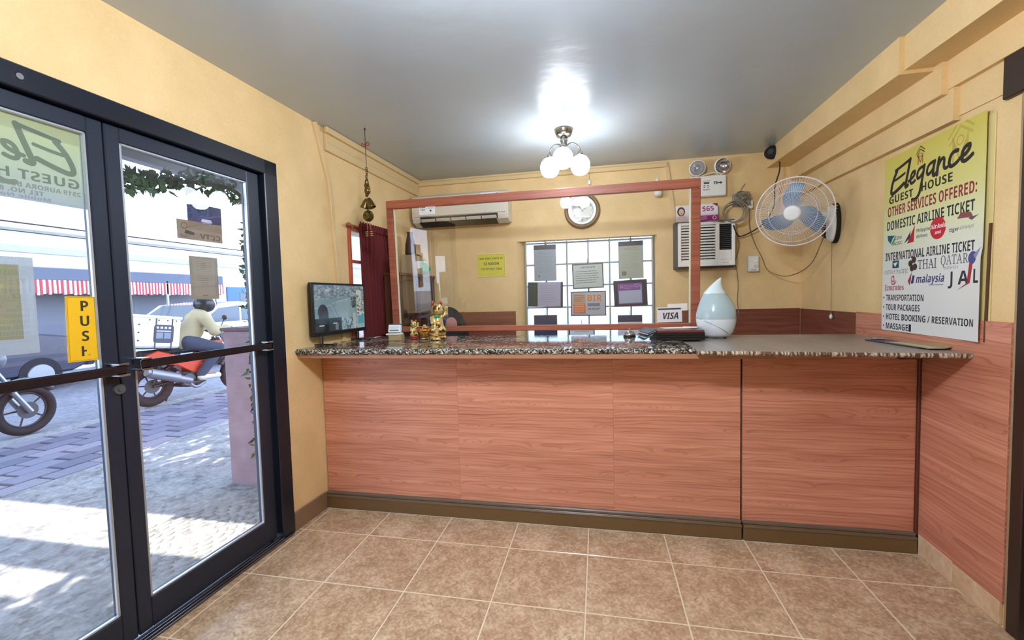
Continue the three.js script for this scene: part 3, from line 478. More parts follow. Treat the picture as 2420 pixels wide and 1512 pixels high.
// ------------------------------------------------------------------ wall fan
{
  const P0 = RW(-0.957, 1.87, 0), t = thing('wall_fan', 'white wall fan with three grey-blue blades in a wire cage on the right wall', 'fan', P0, RROT);
  const inv = new THREE.Matrix4().compose(V(...P0), new THREE.Quaternion().setFromEuler(new THREE.Euler(0, RROT, 0)), V(1, 1, 1)).invert();
  const centre = V(2.700, 1.937, -0.78).applyMatrix4(inv), nrm = V(-0.50, -0.26, 0.83).transformDirection(inv);
  part('wall_plate', (() => { const g = new THREE.CylinderGeometry(0.088, 0.088, 0.026, 40); g.rotateX(Math.PI / 2); g.scale(0.74, 1.62, 1); return g.translate(0, 0, 0.013); })(), M.blackMatte, t);
  part('housing', (() => { const g = lathe([[0, 0.05], [0.055, 0.048], [0.078, 0.034], [0.084, 0.01], [0.084, 0], [0, 0]], 40); g.rotateX(Math.PI / 2); g.scale(0.74, 1.58, 1); return g.translate(0, 0, 0.024); })(), M.whiteGloss, t);
  part('control_panel', (() => { const g = new THREE.CylinderGeometry(0.04, 0.045, 0.01, 28); g.rotateX(Math.PI / 2); g.scale(0.62, 1.35, 1); return g.translate(-0.012, -0.045, 0.073); })(), std({ color: '#3a2a34', roughness: 0.2 }), t);
  for (const dy of [-0.075, -0.035]) part('knob', (() => { const g = new THREE.CylinderGeometry(0.011, 0.013, 0.014, 18); g.rotateX(Math.PI / 2); return g.translate(-0.012, dy, 0.084); })(), M.greyDark, t);
  const back = centre.clone().addScaledVector(nrm, -0.15);
  part('arm', [tube([[0, 0.06, 0.05], [0, 0.075, 0.12], [back.x * 0.5, (0.07 + back.y) / 2, (0.12 + back.z) / 2], [back.x, back.y, back.z]], 0.024, 12, 24)], M.white, t);
  const head = part('motor', (() => { const g = lathe([[0, -0.19], [0.05, -0.185], [0.062, -0.165], [0.064, -0.09], [0.05, -0.06], [0, -0.055]], 28); return g; })(), M.white, t);
  head.position.copy(centre); head.quaternion.setFromUnitVectors(V(0, 1, 0), nrm);
  const R = 0.232;
  const ringAt = (r, y, w) => { const g = new THREE.TorusGeometry(r, w, 6, 72); g.rotateX(Math.PI / 2); return g.translate(0, y, 0); };
  const wires = (sgn, n, hub, hy, dep) => { const gs = []; for (let k = 0; k < n; k++) { const a = k / n * 6.2832, c = Math.cos(a), s = Math.sin(a); gs.push(tube([[c * hub, hy, s * hub], [c * R * 0.55, hy - sgn * dep * 0.12, s * R * 0.55], [c * R * 0.86, hy - sgn * dep * 0.45, s * R * 0.86], [c * R, hy - sgn * dep, s * R]], 0.0009, 4, 10)); } return gs; };
  const wm = std({ color: '#eceaf0', roughness: 0.4 });
  const cage = (nm, gs) => { const m = part(nm, gs, wm, t); m.position.copy(centre); m.quaternion.copy(head.quaternion); return m; };
  cage('front_grille', [wires(1, 90, 0.052, 0.068, 0.064), ringAt(R * 0.62, 0.056, 0.0014), ringAt(R * 0.86, 0.038, 0.0016)]);
  cage('rear_grille', [wires(-1, 72, 0.06, -0.062, -0.064), ringAt(R * 0.62, -0.05, 0.0014)]);
  cage('rim', [ringAt(R, 0.004, 0.0042), ringAt(R, -0.004, 0.0035)]);
  const cap = part('hub_cap', lathe([[0, 0.079], [0.035, 0.078], [0.047, 0.073], [0.052, 0.064], [0.052, 0.060], [0, 0.060]], 36), M.whiteGloss, t); cap.position.copy(centre); cap.quaternion.copy(head.quaternion);
  const bm = phy({ color: '#6d8fb4', roughness: 0.3, transmission: 0.25, thickness: 0, side: THREE.DoubleSide });
  for (let k = 0; k < 3; k++) {
    const g = new THREE.PlaneGeometry(1, 1, 12, 8), p = g.attributes.position;
    for (let i = 0; i < p.count; i++) { const u = p.getX(i) + 0.5, v = p.getY(i), r = 0.035 + u * 0.165, w = 0.045 + 0.085 * Math.sin(Math.min(1, u * 1.25 + 0.12) * Math.PI * 0.62) - 0.05 * Math.pow(u, 6), a = v * w / r * 0.95 + u * 0.55 ; p.setXYZ(i, r * Math.cos(a), v * w * 0.42 + 0.004, r * Math.sin(a)); }
    g.computeVertexNormals(); const b = part('blade', g, bm, t); b.position.copy(centre); b.quaternion.copy(head.quaternion).multiply(new THREE.Quaternion().setFromAxisAngle(V(0, 1, 0), 0.92 + k * 2.0944));
  }
  const bh = part('blade_hub', lathe([[0, 0.03], [0.03, 0.028], [0.038, 0.01], [0.038, -0.03], [0, -0.03]], 28), bm, t); bh.position.copy(centre); bh.quaternion.copy(head.quaternion);
  part('pull_cord', [rod([0.0, -0.135, 0.03], [0.0, -0.655, 0.03], 0.0022, 6)], M.cable, t); part('pull_end', [ball(0.011, 0, -0.672, 0.03, 1, 1.5, 1, 14), cyl(0.004, 0.006, 0.012, 0, -0.662, 0.03, 10)], M.whiteGloss, t);
}
// ------------------------------------------------------------------ air conditioners
{
  const t = thing('split_air_conditioner', 'long white split air conditioner high on the rear wall', 'air conditioner', [0.09, 2.25, BACK]);
  const w = 0.93, prof = [[0, -0.125], [0.10, -0.145], [0.185, -0.115], [0.205, -0.075], [0.212, 0.06], [0.200, 0.125], [0.165, 0.148], [0, 0.148]];
  const body = prism(prof.map(([z, y]) => [z, y]), w - 0.03, 0.004); body.rotateY(-Math.PI / 2); body.translate(w / 2 - 0.015, 0, 0);
  part('body', body, M.ivory, t); for (const s of [-1, 1]) { const e = prism(prof.map(([z, y]) => [z * 0.985, y * 0.985]), 0.018, 0.005); e.rotateY(-Math.PI / 2); e.translate(s > 0 ? w / 2 + 0.003 : -w / 2 + 0.015, 0, 0); part('end_cap', e, M.ivory, t); }
  const vent = part('outlet', hexa([[-0.40, -0.138, 0.105], [-0.40, -0.112, 0.188], [0.36, -0.112, 0.188], [0.36, -0.138, 0.105]], [[-0.40, -0.15, 0.10], [-0.40, -0.118, 0.197], [0.36, -0.118, 0.197], [0.36, -0.15, 0.10]]), M.blackMatte, t);
  part('outlet_slot', hexa([[-0.385, -0.112, 0.175], [-0.385, -0.066, 0.2085], [0.375, -0.066, 0.2085], [0.375, -0.112, 0.175]], [[-0.385, -0.114, 0.1905], [-0.385, -0.068, 0.2115], [0.375, -0.068, 0.2115], [0.375, -0.114, 0.1905]]), std({ color: '#2c2622', roughness: 0.6 }), t);
  for (let k = 0; k < 5; k++) part('louvre', hexa([[-0.375 + k * 0.15, -0.108, 0.196], [-0.235 + k * 0.15, -0.108, 0.196], [-0.235 + k * 0.15, -0.086, 0.216], [-0.375 + k * 0.15, -0.086, 0.216]], [[-0.375 + k * 0.15, -0.111, 0.197], [-0.235 + k * 0.15, -0.111, 0.197], [-0.235 + k * 0.15, -0.089, 0.218], [-0.375 + k * 0.15, -0.089, 0.218]]), M.ivory, t);
  part('front_seam', bx(-0.45, 0.45, -0.062, -0.0585, 0.205, 0.2125, 0.001), M.grey, t);
  part('badge', quadPlane(0.05, 0.014).translate(-0.40, 0.045, 0.2128), printMat(128, 36, (g, W, H) => { fillR(g, '#d9d3c4', 0, 0, W, H); txt(g, 'CARRIER', 4, 27, 26, '#8a8880', 'sans-serif', 'bold', 'left', 118); }), t);
  part('sticker', quadPlane(0.17, 0.085).applyMatrix4(new THREE.Matrix4().makeRotationX(-0.2)).translate(0.30, 0.085, 0.2125), printMat(256, 128, (g, W, H) => { fillR(g, '#e8eef2', 0, 0, W, H); poly(g, '#3a78b8', [[10, 110], [60, 50], [140, 40], [250, 10], [240, 118]]); poly(g, '#8ac0e0', [[30, 112], [90, 70], [150, 80], [110, 118]]); lines(g, 120, 60, 100, 3, 14, '#eef4fa', 6, 3); }), t);
}
{
  const t = thing('window_air_conditioner', 'boxy window air conditioner with louvred grilles set in the rear wall', 'air conditioner', [2.29, 1.815, BACK]);
  part('sleeve', [bx(-0.252, 0.236, -0.205, 0.205, -0.02, 0.095, 0.004)], M.greyDark, t);
  part('fascia', [bx(-0.228, 0.230, 0.165, 0.19, 0.09, 0.134, 0.004), bx(-0.228, 0.230, -0.19, -0.145, 0.09, 0.134, 0.004), bx(-0.228, -0.205, -0.15, 0.17, 0.09, 0.134, 0.003), bx(0.075, 0.105, -0.15, 0.17, 0.09, 0.134, 0.003), bx(0.205, 0.230, -0.15, 0.17, 0.09, 0.134, 0.003), bx(0.10, 0.21, -0.15, -0.055, 0.09, 0.133, 0.004)], M.chalk, t);
  part('inner_grille', bx(-0.21, 0.215, -0.16, 0.175, 0.085, 0.098, 0.001), M.blackMatte, t);
  for (let k = 0; k < 13; k++) part('louvre', at(bx(-0.204, 0.074, -0.0055, 0.0055, -0.008, 0.008, 0.001), 0, -0.138 + k * 0.0243, 0.12, 0.5), M.chalk, t);
  for (let k = 0; k < 13; k++) part('slat', at(bx(0.106, 0.204, -0.0025, 0.0025, -0.006, 0.006, 0.001), 0, -0.045 + k * 0.0165, 0.118, 0.4), M.greyDark, t);
  part('control_door', bx(0.112, 0.200, -0.138, -0.062, 0.130, 0.137, 0.003), M.chalk, t);
  part('badge', quadPlane(0.05, 0.010).translate(0.155, -0.165, 0.1345), printMat(128, 26, (g, W, H) => { fillR(g, '#f1efe9', 0, 0, W, H); txt(g, 'Panasonic', 6, 20, 22, '#5a5a60', 'sans-serif', 'bold', 'left', 116); }), t);
}
// phone-number placard on the window unit
board('advert_placard', 'small pink and white placard with a woman and numbers standing on the window air conditioner', 'placard', 0.345, 0.148, 0.004, printMat(700, 300, (g, W, H) => {
  fillR(g, '#e6dfe4', 0, 0, W, H); fillR(g, '#a2247e', 230, 205, 470, 95); poly(g, '#7a1c40', [[610, 0], [700, 0], [700, 60]]);
  g.fillStyle = '#2a1a18'; g.beginPath(); g.ellipse(90, 105, 66, 82, 0, 0, 7); g.fill(); g.fillStyle = '#e0b49c'; g.beginPath(); g.ellipse(92, 112, 42, 56, 0, 0, 7); g.fill(); g.fillStyle = '#d8c4c8'; g.beginPath(); g.ellipse(100, 270, 110, 90, 0, 0, 7); g.fill(); g.fillStyle = '#8a2038'; g.beginPath(); g.ellipse(92, 138, 16, 6, 0, 0, 7); g.fill(); fillR(g, '#2a1a18', 70, 98, 14, 5); fillR(g, '#2a1a18', 100, 98, 14, 5);
  txt(g, '8 567', 220, 130, 110, '#8a2a70', 'sans-serif', 'bold', 'left', 200); txt(g, '565', 440, 130, 120, '#8a1858', 'sans-serif', 'bold', 'left', 200); lines(g, 260, 225, 300, 2, 34, '#f0d8ea', 12, 8); g.strokeStyle = '#fff'; g.lineWidth = 10; g.beginPath(); g.arc(640, 252, 28, 0, 7); g.stroke();
}), M.paper, [2.222, 2.092, BACK + 0.085], 0, null, 0.02, -0.08);
// emergency light
{
  const t = thing('emergency_light', 'white emergency light box with two round lamp heads on the rear wall', 'emergency light', [2.315, 2.325, BACK]);
  part('box', [bx(-0.145, 0.155, -0.09, 0.088, 0, 0.062, 0.008)], M.white, t);
  part('label', quadPlane(0.19, 0.12).translate(0.045, 0.0, 0.0626), printMat(380, 240, (g, W, H) => { fillR(g, '#e9e8e4', 0, 0, W, H); lines(g, 20, 30, 130, 1, 10, '#888', 8, 2); fillR(g, '#555', 40, 55, 90, 34); for (let i = 0; i < 2; i++) for (let j = 0; j < 2; j++) { fillR(g, '#333', 34 + i * 60, 110 + j * 26, 34, 12); } txt(g, 'READY', 30, 196, 30, '#333', 'sans-serif', 'bold', 'left', 110); fillR(g, '#4a5a50', 205, 52, 58, 48); poly(g, '#e9e8e4', [[215, 92], [232, 62], [246, 92]]); poly(g, '#4a1a18', [[268, 70], [310, 70], [310, 52], [345, 78], [310, 104], [310, 86], [268, 86]]); }), t);
  for (const [x, y, tw] of [[-0.085, 0.155, -0.15], [0.115, 0.160, 0.12]]) {
    const h = part('lamp_head', (() => { const g = lathe([[0, -0.06], [0.035, -0.055], [0.062, -0.02], [0.068, 0.0], [0.068, 0.014], [0.060, 0.016]], 32); g.rotateX(Math.PI / 2); return g; })(), M.chalk, t); h.position.set(x, y, 0.075); h.rotation.set(0.25, tw, 0);
    part('reflector', (() => { const g = lathe([[0.0, -0.036], [0.03, -0.028], [0.05, -0.006], [0.060, 0.013]], 32); g.rotateX(Math.PI / 2); return g; })(), M.chrome, h); part('lens', (() => { const g = lathe([[0, 0.021], [0.03, 0.019], [0.061, 0.012]], 32); g.rotateX(Math.PI / 2); return g; })(), M.glass, h); part('bulb', ball(0.010, 0, 0, -0.018, 1, 1, 1, 12), M.whiteGloss, h);
    part('bracket', [rod([x, 0.085, 0.03], [x, y - 0.06, 0.06], 0.008)], M.chalk, t);
  }
  part('wire', tube([[-0.05, 0.088, 0.05], [0.0, 0.104, 0.055], [0.06, 0.112, 0.05], [0.085, 0.10, 0.045], [0.09, 0.086, 0.04]], 0.004, 6), M.chalk, t);
}
// security camera left of it
{
  const t = thing('security_camera', 'small white security camera on the rear wall beside the emergency light', 'camera', [1.905, 2.352, BACK]);
  part('bracket', [bx(-0.012, 0.012, 0.03, 0.085, 0, 0.012, 0.003), rod([0, 0.05, 0.01], [0, 0.01, 0.05], 0.007)], M.white, t); part('body', (() => { const g = lathe([[0, -0.05], [0.03, -0.045], [0.036, -0.02], [0.036, 0.03], [0.028, 0.05], [0, 0.052]], 24); return g.translate(0, -0.04, 0.055); })(), M.white, t); part('lens', (() => { const g = new THREE.CylinderGeometry(0.016, 0.02, 0.012, 20); g.rotateX(Math.PI / 2); return g.translate(0, -0.02, 0.09); })(), M.black, t);
}
{ // clock
  const t = thing('wall_clock', 'round brown-rimmed wall clock with a pale dial above the glass-block window', 'clock', [1.232, 2.19, BACK]);
  const rim = lathe([[0.128, 0.0], [0.162, 0.0], [0.166, 0.02], [0.158, 0.036], [0.146, 0.040], [0.134, 0.032], [0.128, 0.016]], 56); rim.rotateX(Math.PI / 2); part('rim', rim, std({ color: '#7d6440', roughness: 0.35 }), t);
  const inner = lathe([[0.106, 0.014], [0.130, 0.016], [0.128, 0.026], [0.112, 0.02]], 56); inner.rotateX(Math.PI / 2); part('inner_ring', inner, M.whiteGloss, t);
  part('dial', new THREE.CircleGeometry(0.13, 48).translate(0, 0, 0.012), printMat(512, 512, (g, W, H) => { fillR(g, '#b9b9b0', 0, 0, W, H); g.save(); g.translate(256, 256); g.fillStyle = '#4a4a44'; for (let k = 1; k <= 12; k++) { const a = k * Math.PI / 6; txt(g, String(k), Math.sin(a) * 165, -Math.cos(a) * 165 + 16, 46, '#4a4a44', 'sans-serif', 'bold', 'center'); } for (let k = 0; k < 60; k++) { g.save(); g.rotate(k * Math.PI / 30); fillR(g, '#66665e', -2, -215, 4, k % 5 ? 10 : 18); g.restore(); } g.restore(); }), t);
  part('hand', [at(bx(-0.004, 0.004, -0.015, 0.06, 0, 0.002, 0.0005), 0, 0, 0.0165, 0, 0, -1.0)], M.black, t); part('hand', [at(bx(-0.003, 0.003, -0.02, 0.092, 0, 0.002, 0.0005), 0, 0, 0.0195, 0, 0, 0.6)], M.black, t); part('glass', new THREE.CircleGeometry(0.128, 48).translate(0, 0, 0.03), M.glass, t);
}
// check-in notice
board('checkin_notice', 'yellow laminated check-in notice on the rear wall below the split air conditioner', 'notice', 0.295, 0.232, 0.003, printMat(600, 470, (g, W, H) => { fillR(g, '#e3dc84', 0, 0, W, H); fillR(g, '#d9cf4e', 26, 26, W - 52, H - 52); g.strokeStyle = '#8a8a30'; g.lineWidth = 5; g.setLineDash([30, 12]); g.strokeRect(24, 24, W - 48, H - 48); txt(g, 'ANY TIME CHECK IN', 300, 125, 52, '#3a4a30', 'sans-serif', 'bold', 'center', 480); txt(g, '12 NOON', 300, 235, 74, '#2a3a28', 'sans-serif', 'bold', 'center', 330); txt(g, 'CHECK OUT TIME', 300, 330, 52, '#3a4a30', 'sans-serif', 'bold', 'center', 440); }, 0.3), M.paper, [0.341, 1.720, BACK + 0.004], 0);
{ // switch box
  const t = thing('power_switch', 'white wall switch box on the rear wall by the right corner', 'switch', [2.695, 1.636, BACK]);
  part('box', bx(-0.043, 0.043, -0.068, 0.068, 0, 0.04, 0.006), M.white, t); part('rocker', bx(0.002, 0.032, 0.008, 0.04, 0.038, 0.046, 0.002), M.whiteGloss, t); part('rocker', bx(0.002, 0.032, -0.032, -0.004, 0.038, 0.044, 0.002), M.ivory, t); part('rating_label', quadPlane(0.05, 0.016).translate(0.0, -0.052, 0.0405), printMat(100, 32, (g, W, H) => { fillR(g, '#dddcd8', 0, 0, W, H); lines(g, 8, 8, 84, 2, 12, '#777', 5, 4); }), t);
}
{ // power outlet tangle
  const t = thing('power_adapter_cluster', 'tangle of grey plugs and adapters hung on the rear wall beside the window air conditioner', 'adapter', [2.60, 2.20, BACK]);
  part('outlet', bx(-0.07, 0.05, -0.06, 0.045, 0, 0.035, 0.006), M.grey, t); part('adapter', [bx(0.04, 0.085, -0.09, -0.02, 0.01, 0.055, 0.006)], M.whiteGloss, t); part('plug', [bx(-0.06, -0.03, -0.03, 0.01, 0.03, 0.07, 0.005), bx(-0.015, 0.015, -0.035, 0.015, 0.03, 0.075, 0.006), bx(0.02, 0.045, -0.01, 0.04, 0.02, 0.06, 0.006)], M.cableGrey, t);
  const r = rng(8), gs = []; for (let k = 0; k < 7; k++) { const pts = []; for (let i = 0; i < 7; i++) pts.push([-0.06 + r() * 0.13, -0.07 + r() * 0.13, 0.05 + r() * 0.04]); gs.push(tube(pts, 0.0035, 6, 40)); } gs.push(tube([[-0.02, 0.04, 0.02], [0.0, 0.09, 0.03], [0.03, 0.13, 0.02]], 0.003)); part('wire', gs, M.cableGrey, t);
}
solid('coiled_cable', [...[0, 1, 2].map((k) => { const pts = []; for (let i = 0; i < 14; i++) { const a = i / 14 * 6.283; pts.push([2.50 + Math.cos(a) * (0.082 + k * 0.006) + k * 0.008, 2.072 + Math.sin(a) * (0.082 + k * 0.004), BACK + 0.14 + 0.012 * k]); } return tube(pts, 0.005, 6, 64, true); }), tube([[2.55, 2.16, BACK + 0.06], [2.47, 2.13, BACK + 0.1], [2.425, 2.07, BACK + 0.14], [2.43, 2.0, BACK + 0.145], [2.37, 2.005, BACK + 0.14], [2.30, 2.012, BACK + 0.12]], 0.006, 6)], M.cableGrey, 'coil of grey cable hanging over the top of the window air conditioner', 'cable');
solid('fan_cord', tube([[2.655, 2.12, BACK + 0.05], [2.665, 1.95, BACK + 0.03], [2.71, 1.80, BACK + 0.03], [2.762, 1.69, BACK + 0.03], [2.80, 1.575, BACK + 0.06], [2.88, 1.52, -1.45], [2.93, 1.53, -1.30], [2.96, 1.60, -1.12], [2.965, 1.72, -1.0], [2.975, 1.79, -0.965]], 0.004, 6, 90), M.cable, 'thin cord sagging from the wall adapters to the wall fan', 'cord');
solid('speaker_cable', tube([[2.835, 2.50, -1.40], [2.83, 2.38, -1.37], [2.80, 2.25, -1.38], [2.80, 2.10, -1.40], [2.755, 1.98, -1.45], [2.67, 1.91, -1.5], [2.58, 1.875, -1.52], [2.53, 1.90, -1.46], [2.50, 1.96, -1.43]], 0.0055, 6, 90), M.cableDark, 'dark cable looping from the black ceiling speaker down to the window air conditioner', 'cable');
solid('hanging_wire', tube([[2.54, 1.90, BACK + 0.10], [2.575, 1.80, BACK + 0.04], [2.57, 1.72, BACK + 0.012], [2.55, 1.65, BACK + 0.012], [2.565, 1.60, BACK + 0.01], [2.575, 1.45, BACK + 0.02], [2.57, 1.32, BACK + 0.02], [2.58, 1.20, BACK + 0.022]], 0.0035, 6, 60), M.cableGrey, 'thin loose wire running down the rear wall beneath the window air conditioner', 'wire');
{ // black speaker
  const t = thing('ceiling_speaker', 'small round black speaker tucked under the ceiling at the beam end', 'speaker', [2.800, 2.545, -1.42], -0.5);
  part('body', ball(0.058, 0, -0.008, 0, 1.15, 0.95, 0.9, 24), M.blackMatte, t); part('mount', [cyl(0.02, 0.026, 0.03, 0, 0.016, 0, 16)], M.black, t); part('lens', (() => { const g = new THREE.CylinderGeometry(0.022, 0.026, 0.012, 20); g.rotateX(Math.PI / 2); return g.translate(-0.01, -0.012, 0.050); })(), M.black, t);
}
{ // hook and strap on the rear wall left of the little camera
  const t = thing('cable_tag', 'tiny white cable tag hanging from the ceiling raceway above the clock', 'tag', [1.302, 2.53, BACK + 0.03]);
  part('tag', bx(-0.012, 0.012, -0.11, -0.07, -0.006, 0.006, 0.002), M.white, t); part('string', rod([0, 0, 0], [0, -0.07, 0], 0.0015, 5), M.cable, t);
}
// ------------------------------------------------------------------ things on the counter
{ // television, almost parallel with the left wall
  const t = thing('television', 'black flat television showing security camera views on the counter by the left wall', 'television', [-0.400, 1.125, -0.170], 1.52);
  const W = 0.575, H = 0.350, y0 = 0.066;
  part('casing', [bx(-W / 2, W / 2, y0, y0 + H, -0.035, -0.004, 0.006), bx(-W / 2 + 0.08, W / 2 - 0.08, y0 + 0.05, y0 + H - 0.08, -0.07, -0.03, 0.02)], M.black, t);
  const z = 0.004, e = 0.014; part('bezel', [bx(-W / 2, W / 2, y0 + H - e, y0 + H, -0.005, z, 0.003), bx(-W / 2, W / 2, y0, y0 + 0.026, -0.005, z + 0.002, 0.003), bx(-W / 2, -W / 2 + e, y0, y0 + H, -0.005, z, 0.003), bx(W / 2 - e, W / 2, y0, y0 + H, -0.005, z, 0.003)], M.black, t);
  const map = canvasTex(1024, 600, (g, W, H) => {
    fillR(g, '#6f8791', 0, 0, W, H); const r = rng(12);
    for (let i = 0; i < 420; i++) { const k = 90 + r() * 130; g.fillStyle = `rgba(${k},${k + 8},${k + 14},0.5)`; const y = r() * 200; g.fillRect(r() * W, y, 10 + r() * 60, 6 + r() * 30); }
    poly(g, '#7f979f', [[0, 190], [430, 175], [1000, 120], [1024, 430], [520, 430], [0, 440]]); poly(g, '#8ea6ac', [[430, 200], [760, 170], [840, 420], [480, 430], [380, 300]]); g.strokeStyle = '#b9cccf'; g.lineWidth = 6; g.beginPath(); g.moveTo(0, 300); g.lineTo(300, 260); g.lineTo(420, 430); g.moveTo(330, 240); g.lineTo(760, 165); g.stroke();
    for (let i = 0; i < 90; i++) { const k = 40 + r() * 90; g.fillStyle = `rgba(${k},${k + 10},${k + 14},0.6)`; g.fillRect(720 + r() * 120, 150 + r() * 130, 8 + r() * 36, 8 + r() * 30); } fillR(g, '#c4ccc4', 850, 60, 110, 360); for (let i = 0; i < 60; i++) { const k = 60 + r() * 160; g.fillStyle = `rgb(${k},${k + 6},${k})`; g.fillRect(850 + r() * 160, 120 + r() * 280, 10 + r() * 40, 10 + r() * 30); }
    g.fillStyle = '#33373a'; g.beginPath(); g.ellipse(150, 350, 92, 100, 0, 0, 7); g.fill(); fillR(g, '#33373a', 70, 350, 180, 90);
    fillR(g, '#23292e', 0, 430, 250, 170); fillR(g, '#3a4246', 258, 430, 250, 170); fillR(g, '#7a8488', 380, 500, 60, 90); fillR(g, '#dfe8e8', 75, 515, 90, 12); fillR(g, '#dfe8e8', 335, 495, 80, 12); fillR(g, '#2c3438', 250, 425, 8, 175); fillR(g, '#9fb6c0', 515, 430, 509, 170);
    for (let i = 0; i < 130; i++) { const k = 70 + r() * 150; g.fillStyle = `rgb(${k * 0.85},${k},${k * 1.05})`; g.fillRect(515 + r() * 300, 430 + r() * 170, 10 + r() * 30, 8 + r() * 26); } fillR(g, '#5fa5ae', 870, 420, 140, 120); fillR(g, '#b8beba', 760, 380, 60, 220);
  });
  part('screen', quadPlane(W - 2 * e, H - e - 0.026).translate(0, y0 + 0.026 + (H - e - 0.026) / 2, 0.001), phy({ color: '#101214', map, emissive: '#ffffff', emissiveMap: map, emissiveIntensity: 0.55, roughness: 0.12 }), t);
  for (const s of [-1, 1]) part('stand_foot', [at(bx(-0.012, 0.012, 0, 0.014, -0.07, 0.09, 0.004), s * 0.2, 0, 0), bx(s * 0.2 - 0.011, s * 0.2 + 0.011, 0.01, 0.08, -0.03, -0.006, 0.003), ball(0.012, s * 0.2, 0.012, 0.088)], M.chromeDark, t);
  t.position.y = 1.1085;
}
function luckyCat(h) { // seated figure with one raised paw; unit height 1 scaled by h
  const s = h, S = (...p) => p.map((v) => v * s);
  const prims = [S(0, 0.14, 0, 0, 0.34, -0.01, 0.20, 0.17), S(0, 0.34, 0, 0, 0.50, 0, 0.16, 0.14), S(0, 0.68, 0.02, 0, 0.72, 0.02, 0.185, 0.17), S(-0.13, 0.06, 0.15, -0.13, 0.08, 0.17, 0.075, 0.07), S(0.13, 0.06, 0.15, 0.13, 0.08, 0.17, 0.075, 0.07),
    S(-0.16, 0.45, 0.06, -0.14, 0.30, 0.16, 0.065, 0.055), S(0.17, 0.48, 0.02, 0.27, 0.55, 0.05, 0.06, 0.055), S(0.27, 0.55, 0.05, 0.28, 0.76, 0.07, 0.055, 0.065), S(0, 0.66, 0.17, 0, 0.665, 0.19, 0.05, 0.045), S(-0.115, 0.86, 0, -0.135, 0.94, 0, 0.068, 0.045), S(0.115, 0.86, 0, 0.135, 0.94, 0, 0.068, 0.045), S(-0.1, 0.03, 0, 0.1, 0.03, 0, 0.17, 0.17)];
  return skin(prims, h / 46, 0.016 * h, 0.05 * h);
}
function cat(h, pos, turn, label, bodyMat, plinth) {
  const t = thing('lucky_cat_figurine', label, 'figurine', pos, turn), y0 = 0.115 * h, s = h * 0.88;
  part('plinth', lathe([[0, 0], [0.26 * s, 0], [0.27 * s, 0.03 * s], [0.25 * s, y0], [0, y0]], 28), plinth, t);
  const b = part('body', luckyCat(s).translate(0, y0 + 0.10 * s, 0), bodyMat, t), Y = y0 + 0.10 * s;
  for (const q of [-1, 1]) { part('inner_ear', ball(1, q * 0.128 * s, Y + 0.895 * s, 0.050 * s, 0.044 * s, 0.066 * s, 0.030 * s, 14), M.red, t); part('eye', ball(0.026 * s, q * 0.068 * s, Y + 0.735 * s, 0.185 * s, 1, 1.2, 0.5, 12), M.black, t); }
  part('nose', ball(0.016 * s, 0, Y + 0.69 * s, 0.235 * s, 1, 0.7, 0.6, 10), M.red, t); part('mouth', [tube([[-0.04 * s, Y + 0.655 * s, 0.215 * s], [-0.015 * s, Y + 0.64 * s, 0.23 * s], [0, Y + 0.655 * s, 0.235 * s], [0.015 * s, Y + 0.64 * s, 0.23 * s], [0.04 * s, Y + 0.655 * s, 0.215 * s]], 0.006 * s, 5)], M.red, t);
  part('collar', (() => { const g = new THREE.TorusGeometry(0.155 * s, 0.02 * s, 8, 36); g.rotateX(Math.PI / 2 - 0.12); return g.translate(0, Y + 0.545 * s, 0.0); })(), M.red, t); part('bib', ball(0.085 * s, 0, Y + 0.49 * s, 0.135 * s, 1.1, 0.8, 0.35, 18), M.green, t); part('bell', ball(0.03 * s, 0, Y + 0.525 * s, 0.17 * s, 1, 1, 1, 14), M.gold, t);
  part('coin', ball(0.10 * s, 0.04 * s, Y + 0.24 * s, 0.185 * s, 0.75, 1.1, 0.3, 18), M.goldPale, t);
  return t;
}
cat(0.262, [0.240, 1.1085, -0.345], 0.30, 'tall gold lucky cat figurine with red ears and green bib on the granite worktop', M.goldPale, M.goldPale);
cat(0.135, [0.034, 1.1085, -0.40], 0.2, 'small pale gold lucky cat figurine on a red base, beside the card holder', M.goldPale, M.red);
{ // gold treasure boat
  const t = thing('treasure_boat_figurine', 'small orange-gold treasure boat figurine between the two lucky cats on the worktop', 'figurine', [0.126, 1.1085, -0.385], 0.1);
  part('hull', (() => { const g = new THREE.SphereGeometry(0.046, 28, 12, 0, 6.2832, Math.PI / 2, Math.PI / 2); g.scale(1, 0.8, 0.7); const p = g.attributes.position; for (let i = 0; i < p.count; i++) { const x = p.getX(i); p.setY(i, p.getY(i) + 0.052 + x * x * 9); } g.computeVertexNormals(); return g; })(), M.gold, t);
  part('base', lathe([[0, 0], [0.036, 0], [0.034, 0.008], [0.022, 0.014], [0, 0.014]], 24), M.goldPale, t);
  const r = rng(41), gs = []; for (let i = 0; i < 24; i++) { const a = r() * 6.28, q = Math.sqrt(r()) * 0.036; gs.push(ball(0.011, Math.cos(a) * q, 0.060 + (0.036 - q) * 0.7, Math.sin(a) * q * 0.7, 1.2, 0.8, 1, 10)); } part('treasure', gs, std({ color: '#d98a3c', roughness: 0.3, metalness: 0.7 }), t);
  part('ingot', [ball(0.024, 0, 0.084, 0, 1.4, 0.6, 0.8, 16), ball(0.016, 0, 0.094, 0, 1, 1, 1, 14)], M.goldPale, t);
}
